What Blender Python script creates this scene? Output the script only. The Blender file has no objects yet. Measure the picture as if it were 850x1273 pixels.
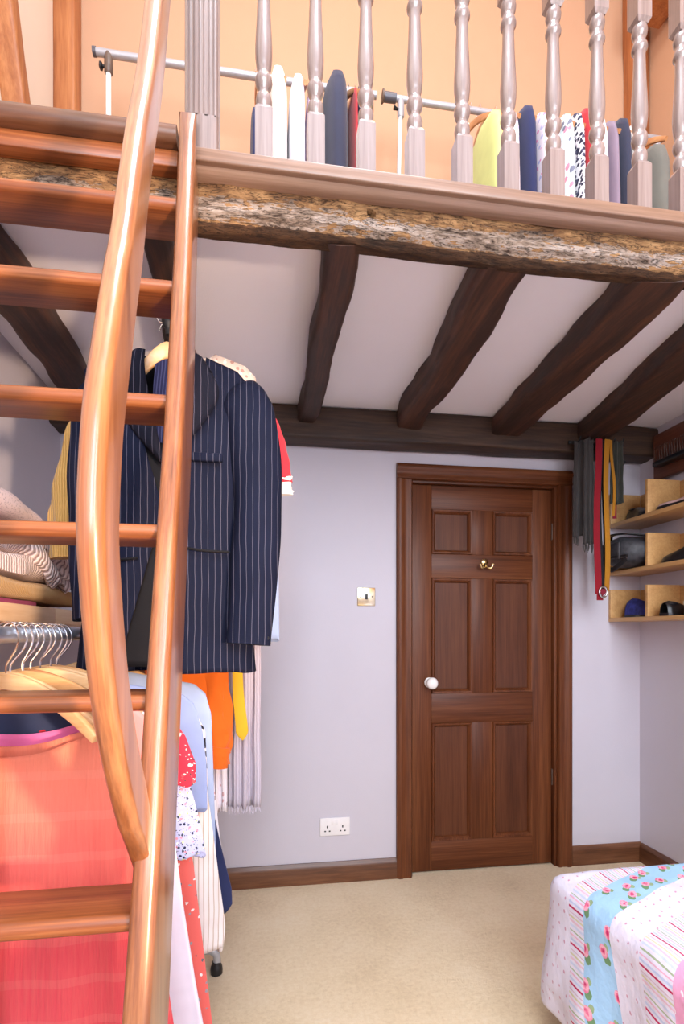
import bpy, bmesh, math, random
from mathutils import Vector, Matrix, noise
random.seed(7)
SC = bpy.context.scene
COL = SC.collection
PI = math.pi

# ---------------------------------------------------------------- camera, world, lights, exposure
CAM_Z = 1.225
cam_d = bpy.data.cameras.new('camera')
cam_d.sensor_fit = 'HORIZONTAL'; cam_d.sensor_width = 36.0
cam_d.lens = 36.0 * 650 / 850
cam_d.shift_y = 150.5 / 850
cam_d.clip_start = 0.05
cam = bpy.data.objects.new('camera', cam_d); COL.objects.link(cam)
cam.location = (0, 0, CAM_Z)
cam.rotation_euler = (PI / 2, 0, math.radians(-8.5))
SC.camera = cam

SC.view_settings.view_transform = 'Standard'
SC.view_settings.look = 'None'
SC.view_settings.gamma = 1.0
SC.view_settings.use_curve_mapping = False
SC.view_settings.exposure = 0.60
SC.cycles.max_bounces = 14; SC.cycles.diffuse_bounces = 8; SC.cycles.glossy_bounces = 4

W = bpy.data.worlds.new('daylight'); SC.world = W; W.use_nodes = True
W.node_tree.nodes['Background'].inputs[0].default_value = (0.75, 0.86, 1.0, 1)
W.node_tree.nodes['Background'].inputs[1].default_value = 1.5

def area(name, loc, target, sx, sy, power, col):
    l = bpy.data.lights.new(name, 'AREA'); l.shape = 'RECTANGLE'; l.size = sx; l.size_y = sy
    l.energy = power; l.color = col
    o = bpy.data.objects.new(name, l); COL.objects.link(o); o.location = loc
    o.rotation_euler = (Vector(target) - Vector(loc)).to_track_quat('-Z', 'Y').to_euler()
    return o
def point(name, loc, power, col, r):
    l = bpy.data.lights.new(name, 'POINT'); l.energy = power; l.color = col; l.shadow_soft_size = r
    o = bpy.data.objects.new(name, l); COL.objects.link(o); o.location = loc
    return o
# daylight through the two windows of the wall behind the camera
area('window_daylight', (-0.15, -2.48, 3.0), (-0.15, 0, 2.55), 1.1, 2.6, 78, (0.85, 0.91, 1.0))
area('window_daylight', (1.35, -2.48, 3.0), (1.35, 0, 2.55), 0.9, 2.6, 64, (0.85, 0.91, 1.0))
# area lamp under the closed ceiling, rooflight added for rail highlights and bounce
area('added_rooflight_lamp', (0.30, 0.35, 4.94), (0.30, 0.25, 0), 1.1, 1.0, 52, (0.88, 0.93, 1.0))
# warm lamp under the roof over the loft, added warm spot brightening the ladder corner
point('loft_lamp_light', (0.75, 1.55, 4.75), 6, (1.0, 0.70, 0.40), 0.12)
spot_l = bpy.data.lights.new('added_warm_spot', 'SPOT'); spot_l.energy = 270; spot_l.color = (1.0, 0.70, 0.47); spot_l.spot_size = math.radians(46); spot_l.spot_blend = 0.7; spot_l.shadow_soft_size = 0.07
spot_o = bpy.data.objects.new('added_warm_spot', spot_l); COL.objects.link(spot_o); spot_o.location = (1.05, -0.93, 1.17)
spot_o.rotation_euler = (Vector((-0.92, 1.75, 1.62)) - Vector((1.05, -0.93, 1.17))).to_track_quat('-Z', 'Y').to_euler()

# ---------------------------------------------------------------- node materials
MATS = {}
def newmat(name, rough=0.6, spec=0.5):
    m = bpy.data.materials.new(name); m.use_nodes = True
    b = m.node_tree.nodes['Principled BSDF']
    b.inputs['Roughness'].default_value = rough
    b.inputs['Specular IOR Level'].default_value = spec
    MATS[name] = m
    return m, m.node_tree.nodes, m.node_tree.links, b
def ramp(N, stops, interp='LINEAR'):
    r = N.new('ShaderNodeValToRGB'); e = r.color_ramp.elements; r.color_ramp.interpolation = interp
    while len(e) < len(stops): e.new(0.5)
    for k, (p, c) in enumerate(stops):
        e[k].position = p; e[k].color = (*c, 1)
    return r
def coords(N, L, scale=(1, 1, 1), kind='Object', loc=(0, 0, 0)):
    t = N.new('ShaderNodeTexCoord'); mp = N.new('ShaderNodeMapping')
    mp.inputs['Scale'].default_value = scale; mp.inputs['Location'].default_value = loc
    L.new(t.outputs[kind], mp.inputs['Vector'])
    return mp.outputs[0]
def noise_tex(N, L, vec, scale, detail=4, rough=0.55, dist=0.0):
    n = N.new('ShaderNodeTexNoise'); n.inputs['Scale'].default_value = scale
    n.inputs['Detail'].default_value = detail; n.inputs['Roughness'].default_value = rough
    n.inputs['Distortion'].default_value = dist
    L.new(vec, n.inputs['Vector']); return n
def bump(N, L, b, h, strength=0.3, dist=0.01):
    u = N.new('ShaderNodeBump'); u.inputs['Strength'].default_value = strength; u.inputs['Distance'].default_value = dist
    L.new(h, u.inputs['Height']); L.new(u.outputs[0], b.inputs['Normal'])
def mix(N, L, fac, a, c, mode='MIX'):
    m = N.new('ShaderNodeMix'); m.data_type = 'RGBA'; m.blend_type = mode
    for s, v in ((m.inputs[0], fac), (m.inputs[6], a), (m.inputs[7], c)):
        if hasattr(v, 'links'): L.new(v, s)
        elif isinstance(v, tuple): s.default_value = (*v, 1)
        else: s.default_value = v
    return m.outputs[2]
def math_n(N, L, op, a, b=None, c=None):
    m = N.new('ShaderNodeMath'); m.operation = op
    for s, v in zip(m.inputs, (a, b, c)):
        if v is None: continue
        if hasattr(v, 'links'): L.new(v, s)
        else: s.default_value = v
    return m.outputs[0]
def sep(N, L, vec):
    s = N.new('ShaderNodeSeparateXYZ'); L.new(vec, s.inputs[0]); return s.outputs

def wood(name, dark, mid, light, axis='X', rough=0.35, coat=0.0, grain=1.0, bumpy=0.08, along=1.0, stretch=None, spec=0.5):
    m, N, L, b = newmat(name, rough, spec)
    st = {'X': (0.06, 1, 1), 'Y': (1, 0.06, 1), 'Z': (1, 1, 0.06)}[axis]
    st = tuple(s * (along if s < 1 else 1) for s in st) if not stretch else stretch
    v = coords(N, L, st)
    n1 = noise_tex(N, L, v, 26 * grain, 6, 0.6, 0.6)
    n2 = noise_tex(N, L, v, 150 * grain, 3, 0.6)
    n3 = noise_tex(N, L, v, 6 * grain, 3, 0.5, 1.2)
    r = ramp(N, [(0.33, dark), (0.5, mid), (0.67, light)])
    a = math_n(N, L, 'MULTIPLY_ADD', n2.outputs[0], 0.3, math_n(N, L, 'MULTIPLY', n1.outputs[0], 0.45))
    a = math_n(N, L, 'MULTIPLY_ADD', n3.outputs[0], 0.28, a)
    L.new(a, r.inputs[0]); L.new(r.outputs[0], b.inputs['Base Color'])
    if coat:
        b.inputs['Coat Weight'].default_value = coat; b.inputs['Coat Roughness'].default_value = 0.2
    bump(N, L, b, a, bumpy, 0.006)
    return m
def plain(name, col, rough=0.5, metal=0.0, var=0.06, scale=30, bs=0.0):
    m, N, L, b = newmat(name, rough)
    n = noise_tex(N, L, coords(N, L), scale, 3)
    lo = tuple(max(0, c * (1 - var * 2)) for c in col); hi = tuple(min(1, c * (1 + var * 2)) for c in col)
    r = ramp(N, [(0.3, lo), (0.7, hi)]); L.new(n.outputs[0], r.inputs[0]); L.new(r.outputs[0], b.inputs['Base Color'])
    b.inputs['Metallic'].default_value = metal
    if bs: bump(N, L, b, n.outputs[0], bs, 0.004)
    return m
def fabric(name, col, var=0.07, weave=900, rough=0.85, folds=0.15, sheen=0.15):
    m, N, L, b = newmat(name, rough, 0.25)
    v = coords(N, L)
    n = noise_tex(N, L, v, weave, 2); n2 = noise_tex(N, L, v, 9, 3)
    lo = tuple(c * (1 - var) for c in col); hi = tuple(min(1, c * (1 + var)) for c in col)
    r = ramp(N, [(0.3, lo), (0.7, hi)]); L.new(n2.outputs[0], r.inputs[0]); L.new(r.outputs[0], b.inputs['Base Color'])
    a = math_n(N, L, 'MULTIPLY_ADD', n2.outputs[0], 3.0 * folds / 0.15, n.outputs[0])
    bump(N, L, b, a, 0.15, 0.004)
    b.inputs['Sheen Weight'].default_value = sheen
    return m
def spotted(name, base, spots, scale=45, size=0.32, second=None, kind='Object'):
    """printed cloth: cells of a few colours scattered on a plain ground"""
    m, N, L, b = newmat(name, 0.85, 0.25)
    v = coords(N, L, kind=kind)
    nz = noise_tex(N, L, v, scale * 1.7, 2)
    vv = N.new('ShaderNodeVectorMath'); vv.operation = 'MULTIPLY_ADD'
    L.new(nz.outputs['Color'], vv.inputs[0]); vv.inputs[1].default_value = (0.5 / scale,) * 3; L.new(v, vv.inputs[2])
    vo = N.new('ShaderNodeTexVoronoi'); vo.inputs['Scale'].default_value = scale; L.new(vv.outputs[0], vo.inputs['Vector'])
    col = base
    k = len(spots)
    s = N.new('ShaderNodeSeparateColor'); L.new(vo.outputs['Color'], s.inputs[0])
    r = ramp(N, [(i / k, c) for i, c in enumerate(spots)], 'CONSTANT'); L.new(s.outputs[0], r.inputs[0])
    f = math_n(N, L, 'LESS_THAN', vo.outputs['Distance'], size)
    out = mix(N, L, f, base, r.outputs[0])
    if second:
        vo2 = N.new('ShaderNodeTexVoronoi'); vo2.inputs['Scale'].default_value = scale * 1.9; L.new(vv.outputs[0], vo2.inputs['Vector'])
        f2 = math_n(N, L, 'LESS_THAN', vo2.outputs['Distance'], size * 0.75)
        g = N.new('ShaderNodeSeparateColor'); L.new(vo2.outputs['Color'], g.inputs[0])
        f2 = math_n(N, L, 'MULTIPLY', f2, math_n(N, L, 'GREATER_THAN', g.outputs[1], 0.45))
        out = mix(N, L, f2, out, second)
    L.new(out, b.inputs['Base Color'])
    n = noise_tex(N, L, v, 700, 2); bump(N, L, b, n.outputs[0], 0.1, 0.003)
    return m
def striped(name, base, line, period, width, axis=0, rough=0.8, sub=None):
    m, N, L, b = newmat(name, rough, 0.15)
    v = coords(N, L)
    n = noise_tex(N, L, v, 6, 2)
    c = sep(N, L, v)[axis]
    c = math_n(N, L, 'MULTIPLY_ADD', n.outputs[0], 0.012, c)
    f = math_n(N, L, 'FRACT', math_n(N, L, 'DIVIDE', c, period))
    f = math_n(N, L, 'LESS_THAN', f, width)
    n2 = noise_tex(N, L, v, 10, 3)
    bc = mix(N, L, n2.outputs[0], tuple(x * 0.75 for x in base), tuple(min(1, x * 1.25) for x in base))
    out = mix(N, L, f, bc, line); L.new(out, b.inputs['Base Color'])
    n3 = noise_tex(N, L, v, 800, 2); bump(N, L, b, n3.outputs[0], 0.12, 0.003)
    return m
def ribbed(name, c1, c2, period, axis=1, strength=0.7):
    m, N, L, b = newmat(name, 0.95, 0.2)
    v = coords(N, L); n = noise_tex(N, L, v, 40, 2)
    c = sep(N, L, v)[axis]
    c = math_n(N, L, 'MULTIPLY_ADD', n.outputs[0], period * 0.35, c)
    w = math_n(N, L, 'SINE', math_n(N, L, 'MULTIPLY', c, 2 * PI / period))
    w = math_n(N, L, 'MULTIPLY_ADD', w, 0.5, 0.5)
    n2 = noise_tex(N, L, v, 300, 2)
    f = math_n(N, L, 'MULTIPLY', w, math_n(N, L, 'ADD', n2.outputs[0], 0.4))
    r = ramp(N, [(0.05, c2), (0.5, c1)]); L.new(f, r.inputs[0]); L.new(r.outputs[0], b.inputs['Base Color'])
    bump(N, L, b, f, strength, 0.004)
    b.inputs['Sheen Weight'].default_value = 0.2
    return m

# setting
def mat_wall(name, col):
    m, N, L, b = newmat(name, 0.75, 0.3)
    v = coords(N, L); n = noise_tex(N, L, v, 2.2, 4); n2 = noise_tex(N, L, v, 160, 3)
    r = ramp(N, [(0.3, tuple(c * 0.965 for c in col)), (0.7, col)]); L.new(n.outputs[0], r.inputs[0]); L.new(r.outputs[0], b.inputs['Base Color'])
    bump(N, L, b, math_n(N, L, 'MULTIPLY_ADD', n.outputs[0], 6.0, n2.outputs[0]), 0.12, 0.004)
    return m
mat_wall('wall_paint', (0.60, 0.572, 0.635))
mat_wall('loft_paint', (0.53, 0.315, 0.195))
mat_wall('loft_cream_paint', (0.78, 0.69, 0.58))
mat_wall('ceiling_paint', (0.92, 0.905, 0.97))
def mat_carpet():
    m, N, L, b = newmat('carpet', 0.97, 0.1)
    v = coords(N, L); n = noise_tex(N, L, v, 420, 3, 0.7); n2 = noise_tex(N, L, v, 3.5, 4); n3 = noise_tex(N, L, v, 60, 4, 0.7)
    f = math_n(N, L, 'MULTIPLY_ADD', n3.outputs[0], 0.35, math_n(N, L, 'MULTIPLY_ADD', n2.outputs[0], 0.3, math_n(N, L, 'MULTIPLY', n.outputs[0], 0.35)))
    r = ramp(N, [(0.3, (0.60, 0.44, 0.25)), (0.5, (0.84, 0.68, 0.44)), (0.68, (0.94, 0.81, 0.60))]); L.new(f, r.inputs[0]); L.new(r.outputs[0], b.inputs['Base Color'])
    bump(N, L, b, math_n(N, L, 'ADD', n.outputs[0], n3.outputs[0]), 0.6, 0.006); b.inputs['Sheen Weight'].default_value = 0.2
mat_carpet()
wood('door_wood', (0.040, 0.011, 0.004), (0.105, 0.030, 0.010), (0.185, 0.062, 0.022), 'Z', 0.42, 0.0, 1.0, 0.08, 0.5, None, 0.28)
wood('door_wood_across', (0.040, 0.011, 0.004), (0.105, 0.030, 0.010), (0.185, 0.062, 0.022), 'X', 0.42, 0.0, 1.0, 0.08, 0.5, None, 0.28)
wood('door_panel_wood', (0.040, 0.012, 0.006), (0.090, 0.028, 0.012), (0.14, 0.048, 0.020), 'Z', 0.42, 0.0, 1.0, 0.08, 0.5, None, 0.28)
wood('skirting_wood', (0.045, 0.015, 0.007), (0.13, 0.048, 0.019), (0.24, 0.10, 0.045), 'X', 0.4, 0.1)
wood('skirting_wood_y', (0.045, 0.015, 0.007), (0.13, 0.048, 0.019), (0.24, 0.10, 0.045), 'Y', 0.4, 0.1)
wood('ladder_wood', (0.060, 0.017, 0.006), (0.235, 0.080, 0.026), (0.43, 0.180, 0.066), 'Z', 0.32, 0.9, 1.3, 0.10, 0.35, (1.3, 0.22, 0.025))
wood('tread_wood', (0.060, 0.015, 0.005), (0.215, 0.062, 0.018), (0.39, 0.140, 0.045), 'X', 0.36, 0.15, 1.3, 0.10, 0.4)
wood('sill_oak', (0.125, 0.065, 0.040), (0.24, 0.140, 0.092), (0.35, 0.225, 0.16), 'X', 0.40, 0.3, 1.2, 0.08, 0.4)
wood('nosing_wood', (0.05, 0.02, 0.01), (0.11, 0.045, 0.022), (0.18, 0.08, 0.04), 'X', 0.4, 0.3)
wood('baluster_wood', (0.125, 0.088, 0.078), (0.235, 0.180, 0.168), (0.35, 0.290, 0.280), 'Z', 0.30, 1.0, 1.2, 0.06, 0.4)
wood('joist_wood', (0.010, 0.005, 0.003), (0.040, 0.016, 0.009), (0.115, 0.042, 0.018), 'Y', 0.62, 0.0, 0.8, 0.5)
wood('back_beam_wood', (0.008, 0.004, 0.003), (0.028, 0.013, 0.008), (0.08, 0.040, 0.020), 'X', 0.62, 0.0, 0.8, 0.5)
wood('red_board_wood', (0.04, 0.010, 0.006), (0.10, 0.028, 0.013), (0.17, 0.055, 0.025), 'Y', 0.45, 0.1)
wood('loft_post_wood', (0.13, 0.035, 0.010), (0.34, 0.11, 0.03), (0.50, 0.20, 0.065), 'Z', 0.55, 0.1, 0.7, 0.3)
wood('shelf_pine', (0.46, 0.24, 0.085), (0.60, 0.34, 0.13), (0.70, 0.44, 0.19), 'Y', 0.45, 0.1)
wood('shelf_pine_pale', (0.74, 0.47, 0.25), (0.84, 0.58, 0.35), (0.90, 0.67, 0.44), 'Y', 0.45, 0.1)
wood('hanger_wood', (0.55, 0.30, 0.12), (0.74, 0.46, 0.22), (0.84, 0.58, 0.32), 'X', 0.35, 0.3, 0.8)
wood('hanger_wood_honey', (0.42, 0.20, 0.07), (0.60, 0.32, 0.13), (0.72, 0.43, 0.20), 'X', 0.35, 0.3, 0.8)
wood('hanger_wood_dark', (0.34, 0.13, 0.045), (0.50, 0.22, 0.09), (0.62, 0.32, 0.14), 'X', 0.35, 0.3, 0.8)
wood('loft_floor_wood', (0.16, 0.07, 0.03), (0.28, 0.14, 0.06), (0.40, 0.22, 0.11), 'X', 0.5)

def mat_old_beam():
    m, N, L, b = newmat('old_beam_wood', 0.8, 0.3)
    v = coords(N, L, (0.30, 1, 1)); vo = coords(N, L)
    n1 = noise_tex(N, L, v, 22, 8, 0.65, 0.7); n2 = noise_tex(N, L, v, 95, 5, 0.7); n3 = noise_tex(N, L, vo, 3.0, 4, 0.6, 0.3)
    z = sep(N, L, vo)[2]
    a = math_n(N, L, 'MULTIPLY_ADD', n2.outputs[0], 0.4, math_n(N, L, 'MULTIPLY', n1.outputs[0], 0.6))
    r = ramp(N, [(0.30, (0.022, 0.010, 0.005)), (0.47, (0.15, 0.072, 0.028)), (0.60, (0.36, 0.20, 0.085)), (0.76, (0.55, 0.36, 0.19))])
    L.new(a, r.inputs[0])
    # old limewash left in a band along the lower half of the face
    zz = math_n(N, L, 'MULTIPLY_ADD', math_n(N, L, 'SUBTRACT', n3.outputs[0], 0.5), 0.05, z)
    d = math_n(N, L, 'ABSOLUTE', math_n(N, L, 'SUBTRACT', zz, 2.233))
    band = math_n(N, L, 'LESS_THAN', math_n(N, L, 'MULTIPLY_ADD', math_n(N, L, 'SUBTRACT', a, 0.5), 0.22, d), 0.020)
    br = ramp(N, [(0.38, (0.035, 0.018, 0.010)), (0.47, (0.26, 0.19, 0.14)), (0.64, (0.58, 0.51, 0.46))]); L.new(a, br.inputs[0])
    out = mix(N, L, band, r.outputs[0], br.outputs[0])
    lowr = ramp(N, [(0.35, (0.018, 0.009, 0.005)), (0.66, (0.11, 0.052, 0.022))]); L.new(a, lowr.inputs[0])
    low = math_n(N, L, 'LESS_THAN', math_n(N, L, 'MULTIPLY_ADD', math_n(N, L, 'SUBTRACT', a, 0.5), 0.03, z), 2.209)  # underside shade painted in: darker wood colour below the face
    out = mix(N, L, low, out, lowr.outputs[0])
    vc = coords(N, L, (0.16, 1, 1)); nc = noise_tex(N, L, vc, 60, 5, 0.7, 1.5)
    crack = math_n(N, L, 'LESS_THAN', math_n(N, L, 'ABSOLUTE', math_n(N, L, 'SUBTRACT', nc.outputs[0], 0.5)), 0.012)
    crack2 = math_n(N, L, 'LESS_THAN', n2.outputs[0], 0.37)
    out = mix(N, L, math_n(N, L, 'MULTIPLY', math_n(N, L, 'MAXIMUM', crack, crack2), 0.8), out, (0.018, 0.009, 0.005))
    L.new(out, b.inputs['Base Color'])
    bump(N, L, b, math_n(N, L, 'SUBTRACT', a, math_n(N, L, 'MULTIPLY', crack, 0.5)), 1.0, 0.012)
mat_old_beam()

plain('chrome', (0.75, 0.75, 0.76), 0.18, 1.0, 0.02)
plain('rack_metal', (0.50, 0.55, 0.66), 0.30, 0.7, 0.03)
plain('rack_grey', (0.42, 0.44, 0.47), 0.4, 0.2, 0.03)
plain('loft_rail_grey', (0.42, 0.42, 0.45), 0.38, 0.3, 0.03)
plain('loft_rail_dark', (0.10, 0.10, 0.12), 0.4, 0.2, 0.03)
plain('loft_post_white', (0.78, 0.76, 0.74), 0.4, 0.0, 0.02)
plain('black_plastic', (0.010, 0.010, 0.012), 0.4, 0.0, 0.1)
plain('brown_plastic', (0.12, 0.08, 0.06), 0.45, 0.0, 0.1)
plain('white_plastic', (0.86, 0.84, 0.84), 0.3, 0.0, 0.01)
plain('porcelain', (0.88, 0.85, 0.83), 0.12, 0.0, 0.01)
plain('brass', (0.80, 0.62, 0.30), 0.22, 1.0, 0.03)
plain('brass_plate', (0.78, 0.70, 0.48), 0.16, 1.0, 0.03)
plain('dark_iron', (0.02, 0.02, 0.022), 0.5, 0.5, 0.1)
plain('hole_black', (0.004, 0.004, 0.004), 0.9)
plain('black_leather', (0.012, 0.012, 0.014), 0.35, 0.0, 0.2, 60, 0.1)
plain('charcoal_nylon', (0.035, 0.035, 0.042), 0.55, 0.0, 0.2, 60, 0.2)
plain('blue_suede', (0.022, 0.03, 0.20), 0.8, 0.0, 0.2, 60, 0.2)
plain('pink_leather', (0.62, 0.40, 0.38), 0.5, 0.0, 0.1)
plain('cream_card', (0.74, 0.66, 0.50), 0.7, 0.0, 0.04)
plain('window_glow', (0.8, 0.85, 0.9), 0.2)
fabric('white_cotton', (0.84, 0.82, 0.88)); fabric('lilac_cotton', (0.80, 0.77, 0.90)); fabric('ivory_cotton', (0.86, 0.83, 0.78))
fabric('navy_cotton', (0.020, 0.028, 0.095)); fabric('charcoal_wool', (0.035, 0.040, 0.075)); fabric('black_lining', (0.004, 0.004, 0.007), rough=0.7, sheen=0.0)
fabric('denim', (0.030, 0.045, 0.10)); fabric('sky_shirt', (0.36, 0.46, 0.70)); fabric('slate_blue', (0.23, 0.30, 0.54))
fabric('orange_cloth', (0.62, 0.125, 0.010)); fabric('pink_cotton', (0.86, 0.20, 0.46)); fabric('salmon_cotton', (0.90, 0.33, 0.34))
fabric('red_cotton', (0.60, 0.03, 0.045)); fabric('mauve_cloth', (0.26, 0.20, 0.27)); fabric('grey_cloth', (0.17, 0.17, 0.15))
fabric('grey_scarf', (0.040, 0.035, 0.034), 0.2); fabric('green_grey_scarf', (0.036, 0.038, 0.030), 0.2); fabric('red_strap', (0.25, 0.006, 0.016)); fabric('black_strap', (0.012, 0.010, 0.013))
fabric('ochre_strap', (0.40, 0.17, 0.012)); fabric('dark_red_strap', (0.22, 0.012, 0.030)); fabric('magenta_knit', (0.30, 0.03, 0.13)); fabric('lime_cotton', (0.62, 0.70, 0.26))
fabric('cream_sheet', (0.84, 0.80, 0.78)); fabric('lace_white', (0.85, 0.82, 0.76))
ribbed('rib_knit', (0.92, 0.76, 0.73), (0.36, 0.25, 0.25), 0.013, 1); ribbed('mustard_cord', (0.62, 0.36, 0.11), (0.36, 0.18, 0.045), 0.006, 1, 0.4)
ribbed('gold_crinkle', (0.66, 0.40, 0.13), (0.48, 0.27, 0.07), 0.007, 0, 0.5); ribbed('lavender_pleat', (0.60, 0.55, 0.63), (0.46, 0.41, 0.49), 0.010, 0, 0.5)
spotted('speckle_knit', (0.66, 0.56, 0.60), [(0.40, 0.34, 0.40), (0.5, 0.42, 0.46)], 160, 0.35)
spotted('ditsy_floral', (0.47, 0.52, 0.80), [(0.02, 0.025, 0.06), (0.72, 0.30, 0.38), (0.90, 0.90, 0.95), (0.05, 0.07, 0.10), (0.62, 0.66, 0.30)], 105, 0.34, (0.03, 0.03, 0.06))
spotted('red_rose_print', (0.50, 0.03, 0.06), [(0.70, 0.55, 0.58), (0.10, 0.05, 0.06), (0.62, 0.08, 0.10)], 75, 0.34, (0.86, 0.74, 0.76))
spotted('coral_print', (0.80, 0.15, 0.13), [(0.30, 0.32, 0.36), (0.85, 0.80, 0.78), (0.12, 0.14, 0.16)], 55, 0.22)
spotted('mono_print', (0.80, 0.79, 0.86), [(0.015, 0.015, 0.025), (0.05, 0.05, 0.07)], 26, 0.36)
spotted('blossom_print', (0.84, 0.80, 0.86), [(0.50, 0.42, 0.46), (0.66, 0.40, 0.42)], 26, 0.2)
spotted('leaf_print', (0.70, 0.70, 0.74), [(0.03, 0.03, 0.06), (0.08, 0.08, 0.14)], 60, 0.48)
spotted('pastel_print', (0.72, 0.86, 0.84), [(0.80, 0.30, 0.40), (0.20, 0.22, 0.30), (0.86, 0.84, 0.80)], 30, 0.4)
spotted('pink_white_print', (0.84, 0.76, 0.84), [(0.80, 0.25, 0.50), (0.50, 0.50, 0.75)], 40, 0.35)
spotted('tan_floral', (0.60, 0.46, 0.38), [(0.75, 0.66, 0.56), (0.40, 0.22, 0.18)], 70, 0.4)
spotted('heart_denim', (0.030, 0.042, 0.095), [(0.45, 0.02, 0.04), (0.030, 0.042, 0.095), (0.03, 0.04, 0.09)], 22, 0.25)
striped('pinstripe', (0.0055, 0.0080, 0.024), (0.085, 0.085, 0.125), 0.0165, 0.085)
striped('lapel_pinstripe', (0.007, 0.008, 0.018), (0.09, 0.085, 0.12), 0.0165, 0.085)
striped('navy_stripe', (0.022, 0.026, 0.085), (0.42, 0.44, 0.58), 0.022, 0.16, 1)
striped('tie_silk', (0.015, 0.018, 0.065), (0.045, 0.055, 0.14), 0.008, 0.35)
striped('cream_stripe', (0.74, 0.71, 0.70), (0.50, 0.42, 0.35), 0.013, 0.2, 0)
fabric('yellow_silk', (0.62, 0.40, 0.025))
def mat_coral():
    m, N, L, b = newmat('coral_crinkle', 0.8, 0.25)
    v = coords(N, L, (1, 1, 0.07)); vo = coords(N, L)
    n = noise_tex(N, L, v, 130, 3, 0.6); n2 = noise_tex(N, L, vo, 5, 3)
    z = sep(N, L, vo)[2]
    # dip-dyed cloth: pale peach at the yoke, coral, then red towards the hem, with faint bands
    g = math_n(N, L, 'MULTIPLY_ADD', math_n(N, L, 'SUBTRACT', n2.outputs[0], 0.5), 0.10, z)
    mr = N.new('ShaderNodeMapRange'); mr.inputs[1].default_value = 1.0; mr.inputs[2].default_value = 0.30; L.new(g, mr.inputs[0])
    r = ramp(N, [(0.0, (0.80, 0.29, 0.20)), (0.30, (0.80, 0.21, 0.13)), (0.55, (0.74, 0.11, 0.09)), (0.85, (0.62, 0.030, 0.065))]); L.new(mr.outputs[0], r.inputs[0])
    w = math_n(N, L, 'SINE', math_n(N, L, 'MULTIPLY', z, 78))
    w = math_n(N, L, 'GREATER_THAN', w, 0.78)
    r2 = mix(N, L, math_n(N, L, 'MULTIPLY', w, 0.05), r.outputs[0], (0.95, 0.62, 0.50))
    r3 = mix(N, L, math_n(N, L, 'MULTIPLY', n.outputs[0], 0.25), r2, (0.88, 0.34, 0.22))
    L.new(r3, b.inputs['Base Color']); bump(N, L, b, n.outputs[0], 0.55, 0.006); b.inputs['Sheen Weight'].default_value = 0.2
mat_coral()
fabric('coral_lining', (0.85, 0.10, 0.11))

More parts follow.
